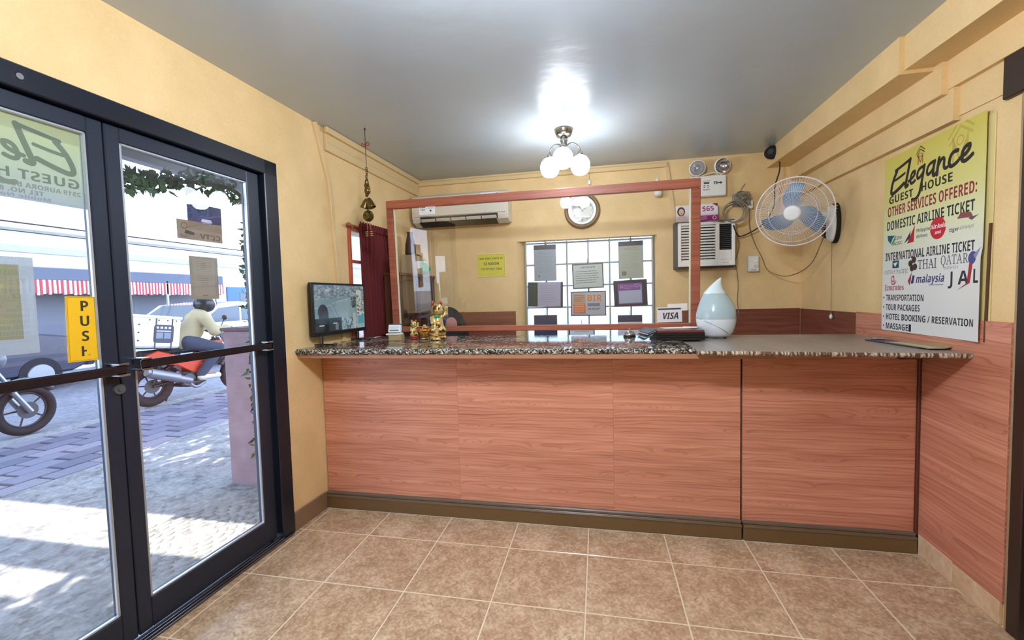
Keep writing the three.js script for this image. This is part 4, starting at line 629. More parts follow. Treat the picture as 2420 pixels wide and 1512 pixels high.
{ // card holder on a wooden block
  const t = thing('card_holder', 'white stack of cards in a holder raised on a wooden block, left of the figurines', 'card holder', [-0.075, 1.1085, -0.31], 0.12);
  part('block', bx(-0.035, 0.06, 0, 0.042, -0.035, 0.03, 0.002), std({ color: '#a8946a', roughness: 0.6 }), t); part('tray', [bx(-0.052, 0.052, 0.042, 0.052, -0.04, 0.035, 0.002)], M.chalk, t);
  part('stand', hexa([[-0.05, 0.05, -0.036], [0.05, 0.05, -0.036], [0.05, 0.118, -0.036], [-0.05, 0.118, -0.036]], [[-0.05, 0.05, -0.031], [0.05, 0.05, -0.031], [0.05, 0.118, -0.031], [-0.05, 0.118, -0.031]]), M.greyDark, t);
  for (let k = 0; k < 5; k++) part('card', at(bx(-0.044, 0.044, 0, 0.054, -0.0012, 0.0012, 0.0004), 0, 0.053 + k * 0.002, -0.018 + k * 0.006, -0.35), k % 2 ? M.paper : M.whiteGloss, t);
  part('print', at(quadPlane(0.082, 0.05).translate(0, 0.027, 0.0016), 0, 0.061, 0.006, -0.35), printMat(256, 160, (g, W, H) => { fillR(g, '#e8ecee', 0, 0, W, H); lines(g, 20, 40, 210, 3, 20, '#8a98a4', 7, 5); fillR(g, '#5a7a8e', 20, 110, 210, 34); }), t);
}
{ // service bell
  const t = thing('service_bell', 'small metal service bell on a black base on the granite worktop', 'bell', [1.572, 1.1085, -0.47]);
  part('base', lathe([[0, 0], [0.040, 0], [0.042, 0.006], [0.036, 0.014], [0, 0.014]], 32), M.black, t); part('dome', lathe([[0.036, 0.014], [0.034, 0.024], [0.026, 0.036], [0.014, 0.043], [0, 0.045]], 32), M.chrome, t); part('button', [cyl(0.004, 0.004, 0.010, 0, 0.044, 0, 12), ball(0.007, 0, 0.054, 0, 1, 0.7, 1, 12)], M.chrome, t);
}
{ // pile of folders: each a thing
  const y = 1.1085, F = [[1.846, -0.34, 0.05, 0.29, 0.25, 0.016, '#15151a', 'lowest black folder, in the pile on the worktop left of the humidifier'], [1.850, -0.335, 0.02, 0.288, 0.245, 0.016, '#101014', 'second black folder from below, in the pile left of the humidifier'], [1.844, -0.34, 0.07, 0.29, 0.25, 0.014, '#1a1618', 'black folder with pale page edges, third in the pile left of the humidifier'], [1.852, -0.345, 0.03, 0.28, 0.24, 0.014, '#6e3438', 'maroon topmost folder, in the pile left of the humidifier']];
  let yy = y; for (const [x, z, a, w, d, h, c, l] of F) {
    const t = thing('folder', l, 'folder', [x, yy, z], a, 'folders piled on the counter'), m = std({ color: c, roughness: 0.3 });
    part('cover', [bx(-w / 2, w / 2, 0, 0.002, -d / 2, d / 2, 0.0008), bx(-w / 2, w / 2, h - 0.002, h, -d / 2, d / 2, 0.0008), bx(-w / 2 + 0.004, w / 2, 0, h, d / 2 - 0.002, d / 2, 0.0008)], m, t); part('pages', bx(-w / 2 + 0.006, w / 2 - 0.006, 0.0022, h - 0.0022, -d / 2 + 0.004, d / 2 - 0.003, 0.001), std({ map: M.laminate.map, color: '#ffffff', roughness: 0.6 }), t); yy += h + 0.0003;
  }
  const r = thing('plastic_sleeves', 'fan of clear plastic sleeves sliding off the folder pile towards the bell', 'sleeves', [1.672, y, -0.33], 0.1);
  for (let k = 0; k < 5; k++) part('sleeve', at(hexa([[-0.035, 0, -0.10], [0.025, 0, -0.10], [0.025, 0, 0.11], [-0.035, 0, 0.11]], [[-0.035, 0.0012, -0.10], [0.025, 0.0012, -0.10], [0.025, 0.0012, 0.11], [-0.035, 0.0012, 0.11]]), -0.012 + k * 0.004, 0.018 + k * 0.010, 0, 0, 0.03 * k, 0.50 - 0.03 * k), k % 2 ? std({ color: '#c9d2d6', roughness: 0.12 }) : std({ color: '#3a4048', roughness: 0.12 }), r);
  solid('loose_papers', [at(bx(-0.09, 0.07, 0, 0.002, -0.05, 0.05, 0.0005), 1.86, yy + 0.001, -0.40, 0, 0.2), at(bx(-0.03, 0.06, 0.002, 0.006, -0.05, 0.03, 0.001), 1.93, yy + 0.001, -0.40, 0, -0.3)], M.paper, 'few cream papers lying on the maroon topmost folder', 'papers');
}
{ // humidifier
  const t = thing('humidifier', 'white and pale blue teardrop humidifier with a leaning tip on the laminate worktop', 'humidifier', [2.115, 1.0995, -0.45]);
  const prof = (pts, mat, nm, seg = 44) => { const R = pts, pos = [], idx = []; R.forEach(([r, y, cx], j) => { for (let i = 0; i <= seg; i++) { const a = i / seg * 6.28319; pos.push(cx + r * Math.cos(a), y, r * 0.92 * Math.sin(a)); } }); for (let j = 0; j + 1 < R.length; j++) for (let i = 0; i < seg; i++) { const a = j * (seg + 1) + i, b = a + seg + 1; idx.push(a, b, a + 1, a + 1, b, b + 1); } const g = new THREE.BufferGeometry(); g.setAttribute('position', new THREE.Float32BufferAttribute(pos, 3)); g.setIndex(idx); g.computeVertexNormals(); const n = g.attributes.normal; return part(nm, metreUV(g.toNonIndexed()), mat, t); };
  const key = [[0.062, 0.008, 0], [0.088, 0.022, 0], [0.107, 0.055, 0], [0.117, 0.09, 0], [0.121, 0.125, 0], [0.119, 0.16, 0.0], [0.112, 0.195, 0.001], [0.100, 0.23, 0.000], [0.083, 0.265, -0.003], [0.064, 0.295, -0.008], [0.043, 0.325, -0.004], [0.027, 0.352, 0.006], [0.012, 0.377, 0.020], [0.0005, 0.392, 0.031]];
  const atY = (y) => { for (let i = 0; i + 1 < key.length; i++) if (y <= key[i + 1][1]) { const f = (y - key[i][1]) / (key[i + 1][1] - key[i][1]); return [0, 2].map((k) => mix(key[i][k], key[i + 1][k], f)); } return [0.0005, 0.034]; };
  const cm = (() => { const c = new THREE.CatmullRomCurve3(key.map((k) => V(...k))); return c.getPoints(90).map((p) => [p.x, p.y, p.z]); })();
  prof(cm.filter((p) => p[1] < 0.130), phy({ color: '#e6ecf2', roughness: 0.18, clearcoat: 0.6 }), 'base');
  prof(cm.filter((p) => p[1] > 0.126 && p[1] < 0.292), phy({ color: '#cfe6ec', roughness: 0.12, clearcoat: 0.6, transmission: 0.3, thickness: 0 }), 'tank');
  prof(cm.filter((p) => p[1] > 0.286).map(([r, y, c]) => [r + 0.001, y, c]), phy({ color: '#dfeef2', roughness: 0.15, clearcoat: 0.6 }), 'cap');
  part('seam', (() => { const g = new THREE.TorusGeometry(0.1205, 0.0012, 6, 64); g.rotateX(Math.PI / 2); g.scale(1, 1, 0.92); return g.translate(0, 0.128, 0); })(), M.grey, t);
  part('front_groove', tube([[-0.108, 0.126, 0.050], [-0.07, 0.108, 0.090], [-0.02, 0.082, 0.103], [0.03, 0.052, 0.098], [0.05, 0.036, 0.086]], 0.0018, 6, 40), M.grey, t);
  for (const a of [0.5, 1.9, 3.6, 5.2]) part('foot', cyl(0.010, 0.010, 0.012, Math.cos(a) * 0.055, 0, Math.sin(a) * 0.05, 12), M.greyDark, t);
}
{ // clipboard and papers along the right wall
  const t = thing('clipboard', 'dark blue clipboard lying at the wall end of the laminate worktop', 'clipboard', [2.925, 1.0999, -0.03], 0.06);
  part('board', bx(-0.055, 0.055, 0, 0.006, -0.22, 0.16, 0.0015), std({ color: '#2c3444', roughness: 0.35 }), t); part('clip', [bx(-0.03, 0.03, 0.006, 0.014, -0.215, -0.19, 0.003), rod([-0.03, 0.014, -0.2], [0.03, 0.014, -0.2], 0.004)], M.chrome, t);
  const p = thing('brown_envelope', 'tan paper envelope with curled edges resting on the dark blue clipboard', 'envelope', [2.930, 1.1062, 0.05], 0.03);
  part('sheet', (() => { const g = new THREE.BoxGeometry(0.10, 0.002, 0.30, 8, 1, 10), q = g.attributes.position; for (let i = 0; i < q.count; i++) q.setY(i, q.getY(i) + 0.001 + 0.016 * Math.pow(Math.max(0, q.getX(i) / 0.05), 2) * (0.6 + 0.4 * Math.sin(q.getZ(i) * 20))); g.computeVertexNormals(); return g; })(), std({ color: '#a98e68', roughness: 0.8 }), p); part('flap', at(bx(-0.045, 0.0, 0, 0.0015, -0.13, 0.14, 0.0004), 0.0, 0.0022, 0), std({ color: '#c2b49a', roughness: 0.8 }), p);
}
// card-payment stickers on the screen
const visa = (two) => printMat(420, 230, (g, W, H) => { fillR(g, '#ecebee', 0, 0, W, H); if (two) { fillR(g, '#16183a', 12, 20, 150, 22); txt(g, 'VISA', 22, 120, 70, '#16183a', 'sans-serif', 'italic bold', 'left', 130); lines(g, 190, 40, 210, 2, 24, '#55607a', 7, 3); g.fillStyle = '#2a2a4a'; g.beginPath(); g.arc(300, 130, 26, 0, 7); g.fill(); lines(g, 20, 170, 380, 2, 24, '#9aa', 6, 9); } else { fillR(g, '#16183a', 16, 18, W - 32, 22); g.save(); g.transform(1, 0, -0.22, 1, 40, 0); txt(g, 'VISA', 80, 182, 136, '#14163a', 'sans-serif', 'bold', 'left', 275); txt(g, 'VISA', 84, 182, 136, '#14163a', 'sans-serif', 'bold', 'left', 275); g.restore(); } }, 0.4);
board('payment_sticker', 'white card-payment sign with a dark bar at the lower corner of the glass screen', 'sign', 0.165, 0.105, 0.002, visa(false), M.paper, [1.850, 1.250, SCR - 0.010], 0, null, 0.02);
board('blank_card', 'plain white card tucked behind the card-payment sign at the screen corner', 'card', 0.13, 0.05, 0.002, M.chalk, M.paper, [1.905, 1.300, SCR - 0.024], 0, null, 0.02);
board('card_logo_sticker', 'small white card-logo sticker under the top rail of the glass screen', 'sticker', 0.125, 0.060, 0.001, visa(true), M.paper, [0.118, 2.065, SCR + 0.050], 0, null, 0.01);
// ------------------------------------------------------------------ hanging ornament
{
  const t = thing('hanging_ornament', 'antique gold ornament of coins and bells hanging from the ceiling by a string', 'ornament', [-0.200, CEIL, -0.236]);
  part('string', [rod([0, 0, 0], [0, -0.27, 0], 0.0022, 6), ball(0.006, 0, -0.006, 0, 1, 1.6, 1, 10)], M.cableDark, t);
  part('bow', [tube([[0, -0.11, 0], [0.022, -0.098, 0.004], [0.028, -0.115, 0], [0, -0.115, 0]], 0.003, 6, 24, true), tube([[0, -0.115, 0], [-0.024, -0.105, 0.004], [-0.026, -0.12, 0], [0, -0.118, 0]], 0.003, 6, 24, true)], M.red, t);
  part('chain', [0, 1, 2, 3, 4, 5, 6].map((k) => { const g = new THREE.TorusGeometry(0.008, 0.0025, 6, 14); if (k % 2) g.rotateY(1.57); return g.translate(0.003 * Math.sin(k), -0.275 - k * 0.013, 0); }), M.bronze, t);
  part('figure', skin([[0, -0.375, 0, 0, -0.43, 0, 0.013, 0.019], [-0.008, -0.39, 0.006, 0.012, -0.41, 0.008, 0.010, 0.012], [0, -0.36, 0.004, 0, -0.362, 0.004, 0.011, 0.011], [0.004, -0.43, 0, -0.006, -0.46, 0, 0.016, 0.010]], 0.003, 0.004, 0.01), M.bronze, t);
  for (const s of [-1, 1]) part('bell', at(lathe([[0.004, 0.05], [0.014, 0.045], [0.022, 0.02], [0.028, -0.01], [0.030, -0.022], [0.026, -0.02], [0, 0.03]], 20), s * 0.026, -0.525, s * 0.008, 0, 0, s * 0.35), M.bronze, t);
  part('coin_ball', [...Array(26)].map((_, k) => { const y = 1 - (k + 0.5) / 13, r = Math.sqrt(Math.max(0, 1 - y * y)), a = k * 2.39996; const g = new THREE.CylinderGeometry(0.013, 0.013, 0.004, 14); g.applyQuaternion(new THREE.Quaternion().setFromUnitVectors(V(0, 1, 0), V(Math.cos(a) * r, y, Math.sin(a) * r))); return g.translate(Math.cos(a) * r * 0.032, -0.60 + y * 0.036, Math.sin(a) * r * 0.032); }), M.bronze, t);
  for (const x of [-0.008, 0.010]) part('tassel', [rod([x, -0.64, 0], [x * 1.6, -0.70, 0], 0.0022, 6), ...[0, 1, 2].map((k) => cyl(0.013, 0.013, 0.007, x * 1.8, -0.715 - k * 0.013, 0, 12))], k_t(x), t);
  function k_t() { return std({ color: '#8a5a34', roughness: 0.4, metalness: 0.4 }); }
}
// ------------------------------------------------------------------ curtain on its rod
{
  const t = onLeft(thing('curtain_rod', 'wooden curtain rod with turned ends above the little side window', 'curtain rod'));
  part('rod', [rod([0.36, 1.962, 0.034], [1.02, 1.962, 0.034], 0.008, 12)], M.frameWood, t); for (const x of [0.35, 1.03]) part('finial', [ball(0.016, x, 1.962, 0.034), ball(0.010, x + (x < 0.6 ? -0.02 : 0.02), 1.962, 0.034)], M.frameWood, t);
  for (const x of [0.40, 0.98]) part('bracket', [bx(x - 0.006, x + 0.006, 1.945, 1.97, 0.0, 0.034, 0.002)], M.gold, t);
  const c = onLeft(thing('curtain', 'dark red gathered curtain covering most of the side window', 'curtain'));
  const g = new THREE.PlaneGeometry(1, 1, 160, 40), p = g.attributes.position, q = noiser(5);
  for (let i = 0; i < p.count; i++) { const u = p.getX(i) + 0.5, v = p.getY(i) + 0.5; const pin = smooth(0.2, 1, v), x = 0.468 + u * mix(0.50, 0.52, v) + 0.01 * Math.sin(u * 60) * pin, y = mix(1.116, 1.985, v) + (v > 0.99 ? 0.006 * Math.sin(u * 110) : 0); p.setXYZ(i, x, y, 0.038 + mix(0.016, 0.011, pin) * Math.sin(u * mix(52, 74, v) + 2 * q(u * 6, v * 2)) + 0.008 * Math.sin(u * 140) * pin); }
  g.computeVertexNormals(); const cm = phy({ color: '#5e1216', roughness: 0.85, sheen: 0.4, sheenColor: new THREE.Color('#8a3030'), side: THREE.DoubleSide }); part('cloth', g, cm, c);
  part('heading', (() => { const g2 = new THREE.PlaneGeometry(1, 1, 160, 4), p2 = g2.attributes.position; for (let i = 0; i < p2.count; i++) { const u = p2.getX(i) + 0.5, v = p2.getY(i) + 0.5; p2.setXYZ(i, 0.466 + u * 0.505, 1.948 + v * 0.05 + 0.007 * v * Math.sin(u * 90), 0.050 + 0.009 * Math.sin(u * 88)); } g2.computeVertexNormals(); return g2; })(), cm, c);
}
// ------------------------------------------------------------------ cabinet in the rear left corner
{
  const wood = std({ color: '#5a3422', roughness: 0.4 });
  const t = thing('display_cabinet', 'dark brown cabinet with a glazed door standing in the corner beyond the curtain', 'cabinet', [-0.305, 0, -1.13]);
  const x0 = -0.066, x1 = 0.075, z0 = -0.38, z1 = 0.38, H = 1.605;
  part('side_panel', bx(x0, x1, 0, H, z1 - 0.02, z1, 0.002), wood, t); part('side_panel', bx(x0, x1, 0, H, z0, z0 + 0.02, 0.002), wood, t); part('back_panel', bx(x0, x0 + 0.01, 0.02, H - 0.02, z0 + 0.02, z1 - 0.02, 0.001), wood, t); part('top', bx(x0, x1 + 0.01, H, H + 0.022, z0, z1 + 0.008, 0.003), wood, t);
  for (const y of [0.05, 0.55, 0.95, 1.28]) part('shelf', bx(x0 + 0.01, x1 - 0.02, y, y + 0.015, z0 + 0.02, z1 - 0.02, 0.001), wood, t);
  for (const [a, b] of [[z0 + 0.02, -0.002], [0.002, z1 - 0.02]]) { const d = part('door', [bx(x1 - 0.018, x1, 0.05, H, a, a + 0.03, 0.002), bx(x1 - 0.018, x1, 0.05, H, b - 0.03, b, 0.002), bx(x1 - 0.018, x1, 0.05, 0.09, a, b, 0.002), bx(x1 - 0.018, x1, H - 0.04, H, a, b, 0.002)], wood, t); part('pane', bx(x1 - 0.011, x1 - 0.007, 0.09, H - 0.04, a + 0.03, b - 0.03, 0.0005), M.glass, d); part('handle', rod([x1 + 0.012, 0.95, a < 0 ? b - 0.015 : a + 0.015], [x1 + 0.012, 1.05, a < 0 ? b - 0.015 : a + 0.015], 0.005), M.chrome, d); }
  const k = cat(0.15, [-0.318, 1.6275, -0.815], 0.9, 'dull gold lucky cat figurine on top of the brown cabinet beside the curtain', M.gold, M.gold);
  const gb = thing('green_plastic_bag', 'crumpled bright green plastic bag on top of the brown cabinet', 'bag', [-0.285, 1.6275, -1.36]);
  part('bag', (() => { const r = rng(3), pr = []; for (let i = 0; i < 12; i++) pr.push([(r() - 0.5) * 0.08, 0.03 + r() * 0.06, (r() - 0.5) * 0.14, (r() - 0.5) * 0.08, 0.03 + r() * 0.07, (r() - 0.5) * 0.14, 0.022, 0.026]); return skin(pr, 0.006, 0.006, 0.02); })(), std({ color: '#3fae3a', roughness: 0.3 }), gb); part('knot', [ball(0.014, 0, 0.125, 0), tube([[0, 0.12, 0], [0.02, 0.15, 0.01], [0.04, 0.145, 0.02]], 0.006), tube([[0, 0.12, 0], [-0.02, 0.152, -0.01], [-0.03, 0.15, -0.03]], 0.006)], std({ color: '#4cc246', roughness: 0.3 }), gb);
  const cb = thing('cardboard_box', 'pale brown cardboard box on top of the cabinet, behind the screen post', 'box', [-0.285, 1.6275, -1.15]);
  part('carton', bx(-0.08, 0.05, 0, 0.17, -0.085, 0.085, 0.003), std({ color: '#a89272', roughness: 0.85 }), cb); part('flap', [at(bx(-0.08, 0.05, -0.001, 0.001, 0, 0.08, 0.0005), 0, 0.172, -0.084, -0.15), at(bx(-0.08, 0.05, -0.001, 0.001, -0.08, 0, 0.0005), 0, 0.172, 0.084, 0.15)], std({ color: '#b8a282', roughness: 0.85 }), cb); part('tape', bx(0.0495, 0.051, 0.02, 0.165, -0.02, 0.02, 0.0002), std({ color: '#c9b890', roughness: 0.4 }), cb);
  const vs = thing('brown_vase', 'slim dark brown vase standing on the cardboard box on the cabinet', 'vase', [-0.300, 1.8045, -1.135]);
  part('body', lathe([[0, 0], [0.045, 0], [0.05, 0.02], [0.044, 0.10], [0.030, 0.16], [0.024, 0.19], [0.030, 0.205], [0.022, 0.203], [0.018, 0.18], [0, 0.02]], 28), std({ color: '#4a2c22', roughness: 0.5 }), vs); part('rim', at(new THREE.TorusGeometry(0.027, 0.004, 6, 24), 0, 0.204, 0, Math.PI / 2), std({ color: '#5e3a2c', roughness: 0.4 }), vs);
}
{ // office chair behind the counter
  const t = thing('office_chair', 'black office chair behind the counter with a dusty pink cushion on its backrest', 'chair', [0.10, 0, -1.06], 0.5);
  part('seat', bx(-0.22, 0.22, 0.44, 0.52, -0.22, 0.22, 0.03), M.blackMatte, t); part('backrest', (() => { const g = new THREE.SphereGeometry(1, 32, 20); g.scale(0.20, 0.37, 0.055); return g.translate(0, 0.955, -0.22); })(), M.blackMatte, t); part('cushion', (() => { const g = new THREE.SphereGeometry(1, 28, 18); g.scale(0.055, 0.065, 0.035); return g.translate(0.02, 1.165, -0.17); })(), std({ color: '#b98580', roughness: 0.9 }), t);
  part('back_bar', [tube([[0, 0.45, -0.1], [0, 0.46, -0.26], [0, 0.6, -0.29], [0, 0.85, -0.27]], 0.018, 8)], M.black, t); part('gas_column', cyl(0.03, 0.025, 0.34, 0, 0.1, 0), M.black, t);
  for (let k = 0; k < 5; k++) { const a = k * 1.2566, l = part('leg', rod([0, 0.11, 0], [Math.cos(a) * 0.27, 0.075, Math.sin(a) * 0.27], 0.018), M.black, t); part('caster', ball(0.03, Math.cos(a) * 0.27, 0.03, Math.sin(a) * 0.27, 0.7, 1, 1, 14), M.black, l); }
}
// ------------------------------------------------------------------ papers hung on the glass-block window
{
  const P = (nm, label, x0, y1, x1, y0, o, draw, tilt = 0, frame = null, z = BACK - 0.036) => {
    const w = x1 - x0, h = y1 - y0, t = thing(nm, label, nm.endsWith('notice') ? 'notice' : nm.endsWith('certificate') ? 'certificate' : 'document', [(x0 + x1) / 2, (y0 + y1) / 2, z], 0); t.rotation.z = tilt;
    part('backing', bb(w, h, 0.004, 0, 0, -0.003, 0.001), frame || M.black, t); part('sheet', quadPlane(w - o, h - o * 1.0).translate(0, 0, -0.0006), printMat(400, Math.round(400 * h / w), draw, 0.35), t);
    part('hanging_thread', rod([0, h / 2, -0.002], [0, h / 2 + 0.05, -0.004], 0.002, 5), M.cableDark, t); return t;
  };
  const doc = (bg, head, n, col, seed) => (g, W, H) => { fillR(g, bg, 0, 0, W, H); if (head) fillR(g, head, 0, 0, W, H * 0.13); lines(g, W * 0.2, H * 0.22, W * 0.6, 1, 20, col, 9, seed); lines(g, W * 0.12, H * 0.32, W * 0.76, n, H * 0.045, col, 3, seed + 1); g.fillStyle = col; g.beginPath(); g.arc(W * 0.22, H * 0.87, 22, 0, 7); g.fill(); };
  P('permit_document', 'blue-grey permit sheet with dark heading, upper left on the glass-block window', 0.760, 1.896, 0.975, 1.549, 0.002, doc('#8d9ba4', '#2c3446', 11, '#66747e', 3));
  P('framed_certificate', 'pale framed certificate with rows of text, centre of the glass-block window', 1.128, 1.700, 1.420, 1.464, 0.022, (g, W, H) => { fillR(g, '#b4beb8', 0, 0, W, H); txt(g, 'CERTIFICATE', W / 2, 50, 34, '#46504e', 'sans-serif', 'bold', 'center'); for (let i = 0; i < 6; i++) lines(g, 26, 88 + i * 32, W - 52, 1, 10, '#56605e', 9, i + 3); }, 0.025, std({ color: '#5a5a58', roughness: 0.5 }), BACK - 0.03);
  P('sealed_certificate', 'greenish certificate with a round seal, upper right on the glass-block window', 1.559, 1.892, 1.782, 1.546, 0.004, (g, W, H) => { fillR(g, '#a3aa9c', 0, 0, W, H); fillR(g, '#353c4c', 0, 0, W, H * 0.12); lines(g, 100, 110, 220, 2, 24, '#6e766c', 7, 4); lines(g, 50, 200, 300, 9, 30, '#7e867a', 4, 5); g.fillStyle = '#6a7268'; g.beginPath(); g.arc(85, H - 85, 42, 0, 7); g.fill(); }, 0.01);
  P('lilac_document', 'lilac sheet in a dark green sleeve, left side of the glass-block window', 0.693, 1.537, 1.035, 1.298, 0.004, (g, W, H) => { fillR(g, '#1f3a38', 0, 0, W, H); fillR(g, '#a3a3b8', W * 0.28, 0, W * 0.66, H); fillR(g, '#22283a', W * 0.95, 0, W * 0.05, H); lines(g, W * 0.36, 40, W * 0.5, 8, 26, '#85859c', 5, 6); }, -0.02);
  P('tax_notice', 'grey and orange tax notice with big letters, hung below the framed certificate', 1.108, 1.437, 1.440, 1.203, 0.016, (g, W, H) => { fillR(g, '#aeb2ba', 0, 0, W, H); fillR(g, '#c8693a', 22, H * 0.48, 145, H * 0.45); fillR(g, '#b9947c', 22, 20, 145, H * 0.38); lines(g, 34, H * 0.52, 120, 5, 22, '#e0b090', 9, 3); lines(g, 34, 34, 120, 4, 24, '#8a6a58', 8, 7); txt(g, 'BIR', 182, H * 0.40, 110, '#cf7a30', 'sans-serif', 'bold', 'left', 180); fillR(g, '#7c8494', 190, H * 0.48, 150, H * 0.14); lines(g, 200, H * 0.52, 130, 2, 16, '#4a5060', 6, 3); txt(g, 'ASK RECEIPT', 190, H * 0.78, 34, '#33384a', 'sans-serif', 'bold', 'left', 150); fillR(g, '#8c9cc4', 0, H * 0.94, W * 0.5, H * 0.06); }, 0.0, null, BACK - 0.032);
  P('purple_certificate', 'purple-bordered certificate in a black sleeve, right side of the glass-block window', 1.512, 1.532, 1.815, 1.292, 0.004, (g, W, H) => { fillR(g, '#22243a', 0, 0, W, H); fillR(g, '#7a4a8e', W * 0.12, H * 0.12, W * 0.74, H * 0.82); fillR(g, '#a9b2c4', W * 0.15, H * 0.40, W * 0.66, H * 0.5); fillR(g, '#96bcc4', W * 0.81, H * 0.2, W * 0.03, H * 0.7); g.strokeStyle = '#b890c8'; g.lineWidth = 8; g.beginPath(); g.arc(W * 0.24, H * 0.24, 16, 0, 7); g.stroke(); g.beginPath(); g.ellipse(W * 0.70, H * 0.22, 34, 16, 0, 0, 7); g.stroke(); lines(g, W * 0.32, H * 0.2, W * 0.26, 3, 18, '#b890c8', 7, 3); }, 0.035);
  P('blue_document', 'dark blue sheet low on the left of the glass-block window', 0.748, 1.217, 0.974, 0.93, 0.004, (g, W, H) => { fillR(g, '#38405e', 0, 0, W, H); lines(g, 60, 120, 280, 6, 40, '#5a6484', 5, 4); });
  P('striped_document', 'white sheet with dark blue heading, low on the right of the glass-block window', 1.546, 1.204, 1.768, 0.92, 0.004, (g, W, H) => { fillR(g, '#dcdde0', 0, 0, W, H); fillR(g, '#353c5a', 0, 0, W, H * 0.22); lines(g, 40, H * 0.4, 320, 6, 40, '#888', 5, 4); });
  P('white_document', 'plain white sheet in a dark frame at the bottom centre of the glass-block window', 1.085, 1.118, 1.33, 0.86, 0.02, doc('#d8dde2', null, 8, '#8a949c', 9));
}
// ------------------------------------------------------------------ signs on the street door (local frame of the left wall)
{
  const G = (nm, label, cat_, s0, s1, y0, y1, mat, back, out = -0.0355, d = 0.001, tilt = 0) => { const t = thing(nm, label, cat_, LW((s0 + s1) / 2, (y0 + y1) / 2, out), LROT); t.rotation.z = tilt; const w = s1 - s0, h = y1 - y0; if (back) part('backing', bb(w, h, d, 0, 0, -d / 2, d * 0.3), back, t); part('print', quadPlane(w, h).translate(0, 0, 0.0004), mat, t); return t; };
  G('house_name_sticker', 'sage green guest house name sheet read backwards, top of the left door leaf', 'sticker', 1.236, 1.856, 1.772, 2.058, glassPrint(1240, 572, (g, W, H) => { const gr = g.createLinearGradient(0, 0, 0, H); gr.addColorStop(0, '#b4bb88'); gr.addColorStop(0.6, '#a9b69a'); gr.addColorStop(1, '#97a3a6'); g.fillStyle = gr; g.fillRect(0, 0, W, H); g.translate(W, 0); g.scale(-1, 1); script(g, 50, 330, 3.4, '#66755e'); txt(g, 'GUEST HOUSE', 20, 430, 92, '#66755e', 'sans-serif', 'bold', 'left', 760); txt(g, '2519 AURORA BLVD., PASAY CITY', 20, 486, 46, '#6c7a70', 'sans-serif', 'bold', 'left', 760); txt(g, 'TEL NO. 854-0000', 240, 528, 42, '#6c7a70', 'sans-serif', 'bold', 'left', 420); txt(g, 'Mobile No. 0927', 200, 560, 34, '#74828a', 'sans-serif', 'bold', 'left', 420); }, 0.4), null);
  G('push_sign', 'yellow plastic sign with worn black letters PUSH beside the door stile', 'sign', 1.222, 1.328, 1.196, 1.440, printMat(210, 480, (g, W, H) => { fillR(g, '#e9b81c', 0, 0, W, H); g.strokeStyle = '#b88a10'; g.lineWidth = 4; g.strokeRect(8, 8, W - 16, H - 16); ['P', 'U', 'S', 'H'].forEach((c, i) => txt(g, c, W / 2 + 4, 106 + i * 112, 104, '#3a3320', 'sans-serif', 'bold', 'center')); fillR(g, '#e9b81c', 118, 410, 60, 24); poly(g, '#e9b81c', [[112, 350], [160, 350], [160, 412], [112, 412]]); poly(g, '#e9b81c', [[100, 446], [150, 432], [160, 462], [100, 462]]); poly(g, '#e9b81c', [[130, 302], [150, 292], [152, 300], [132, 310]]); }, 0.4), std({ color: '#d8a818', roughness: 0.4 }), -0.024, 0.006, -0.02);
  G('framed_notice', 'olive notice with a wide pale border taped to the left door leaf', 'notice', 1.402, 1.80, 1.245, 1.575, glassPrint(512, 420, (g, W, H) => { fillR(g, '#a9b3bc', 0, 0, W, H); fillR(g, '#8f8f72', 60, 34, W - 110, H - 100); const r = rng(6); for (let i = 0; i < 300; i++) { g.fillStyle = `rgba(${120 + r() * 60},${118 + r() * 50},${80 + r() * 40},0.12)`; g.fillRect(60 + r() * 340, 34 + r() * 250, 40, 26); } }, 0.3), null);
  G('cctv_sticker', 'brown camera warning sticker read backwards on the right door leaf', 'sticker', 0.648, 0.884, 1.710, 1.800, glassPrint(520, 200, (g, W, H) => { fillR(g, '#8d7f70', 0, 0, W, H); g.translate(W, 0); g.scale(-1, 1); txt(g, 'CCTV', 20, 176, 74, '#54483e', 'sans-serif', 'bold', 'left', 250); g.strokeStyle = '#5c564c'; g.lineWidth = 8; g.beginPath(); g.arc(440, 60, 30, 0, 7); g.stroke(); poly(g, '#4a443c', [[330, 120], [430, 100], [440, 140], [340, 150]]); g.strokeStyle = '#5c564c'; g.beginPath(); g.arc(450, 150, 28, 0, 3); g.stroke(); }, 0.15), null);
  G('blue_sticker', 'dark blue square shop sticker above the camera warning on the right door leaf', 'sticker', 0.646, 0.828, 1.760, 1.888, glassPrint(370, 260, (g, W, H) => { fillR(g, '#333f66', 0, 0, W, H); lines(g, 90, 90, 190, 3, 14, '#4d5a86', 5, 5); poly(g, '#b8c2dc', [[150, 140], [250, 140], [262, 170], [138, 170]]); g.strokeStyle = '#b8c2dc'; g.lineWidth = 8; g.strokeRect(158, 178, 84, 44); }, 0.12), null, -0.0368);
  G('tan_paper_notice', 'tan sheet of paper taped to the middle of the right door leaf', 'notice', 0.686, 0.835, 1.426, 1.633, glassPrint(300, 416, (g, W, H) => { fillR(g, '#8f887a', 0, 0, W, H); fillR(g, '#979082', 40, 30, W - 80, H - 60); lines(g, 120, 60, 60, 4, 16, '#756e62', 6, 4); lines(g, 110, 210, 80, 4, 20, '#7a7366', 6, 8); lines(g, 120, H - 40, 60, 1, 10, '#605a50', 8, 2); }, 0.15), null);
}
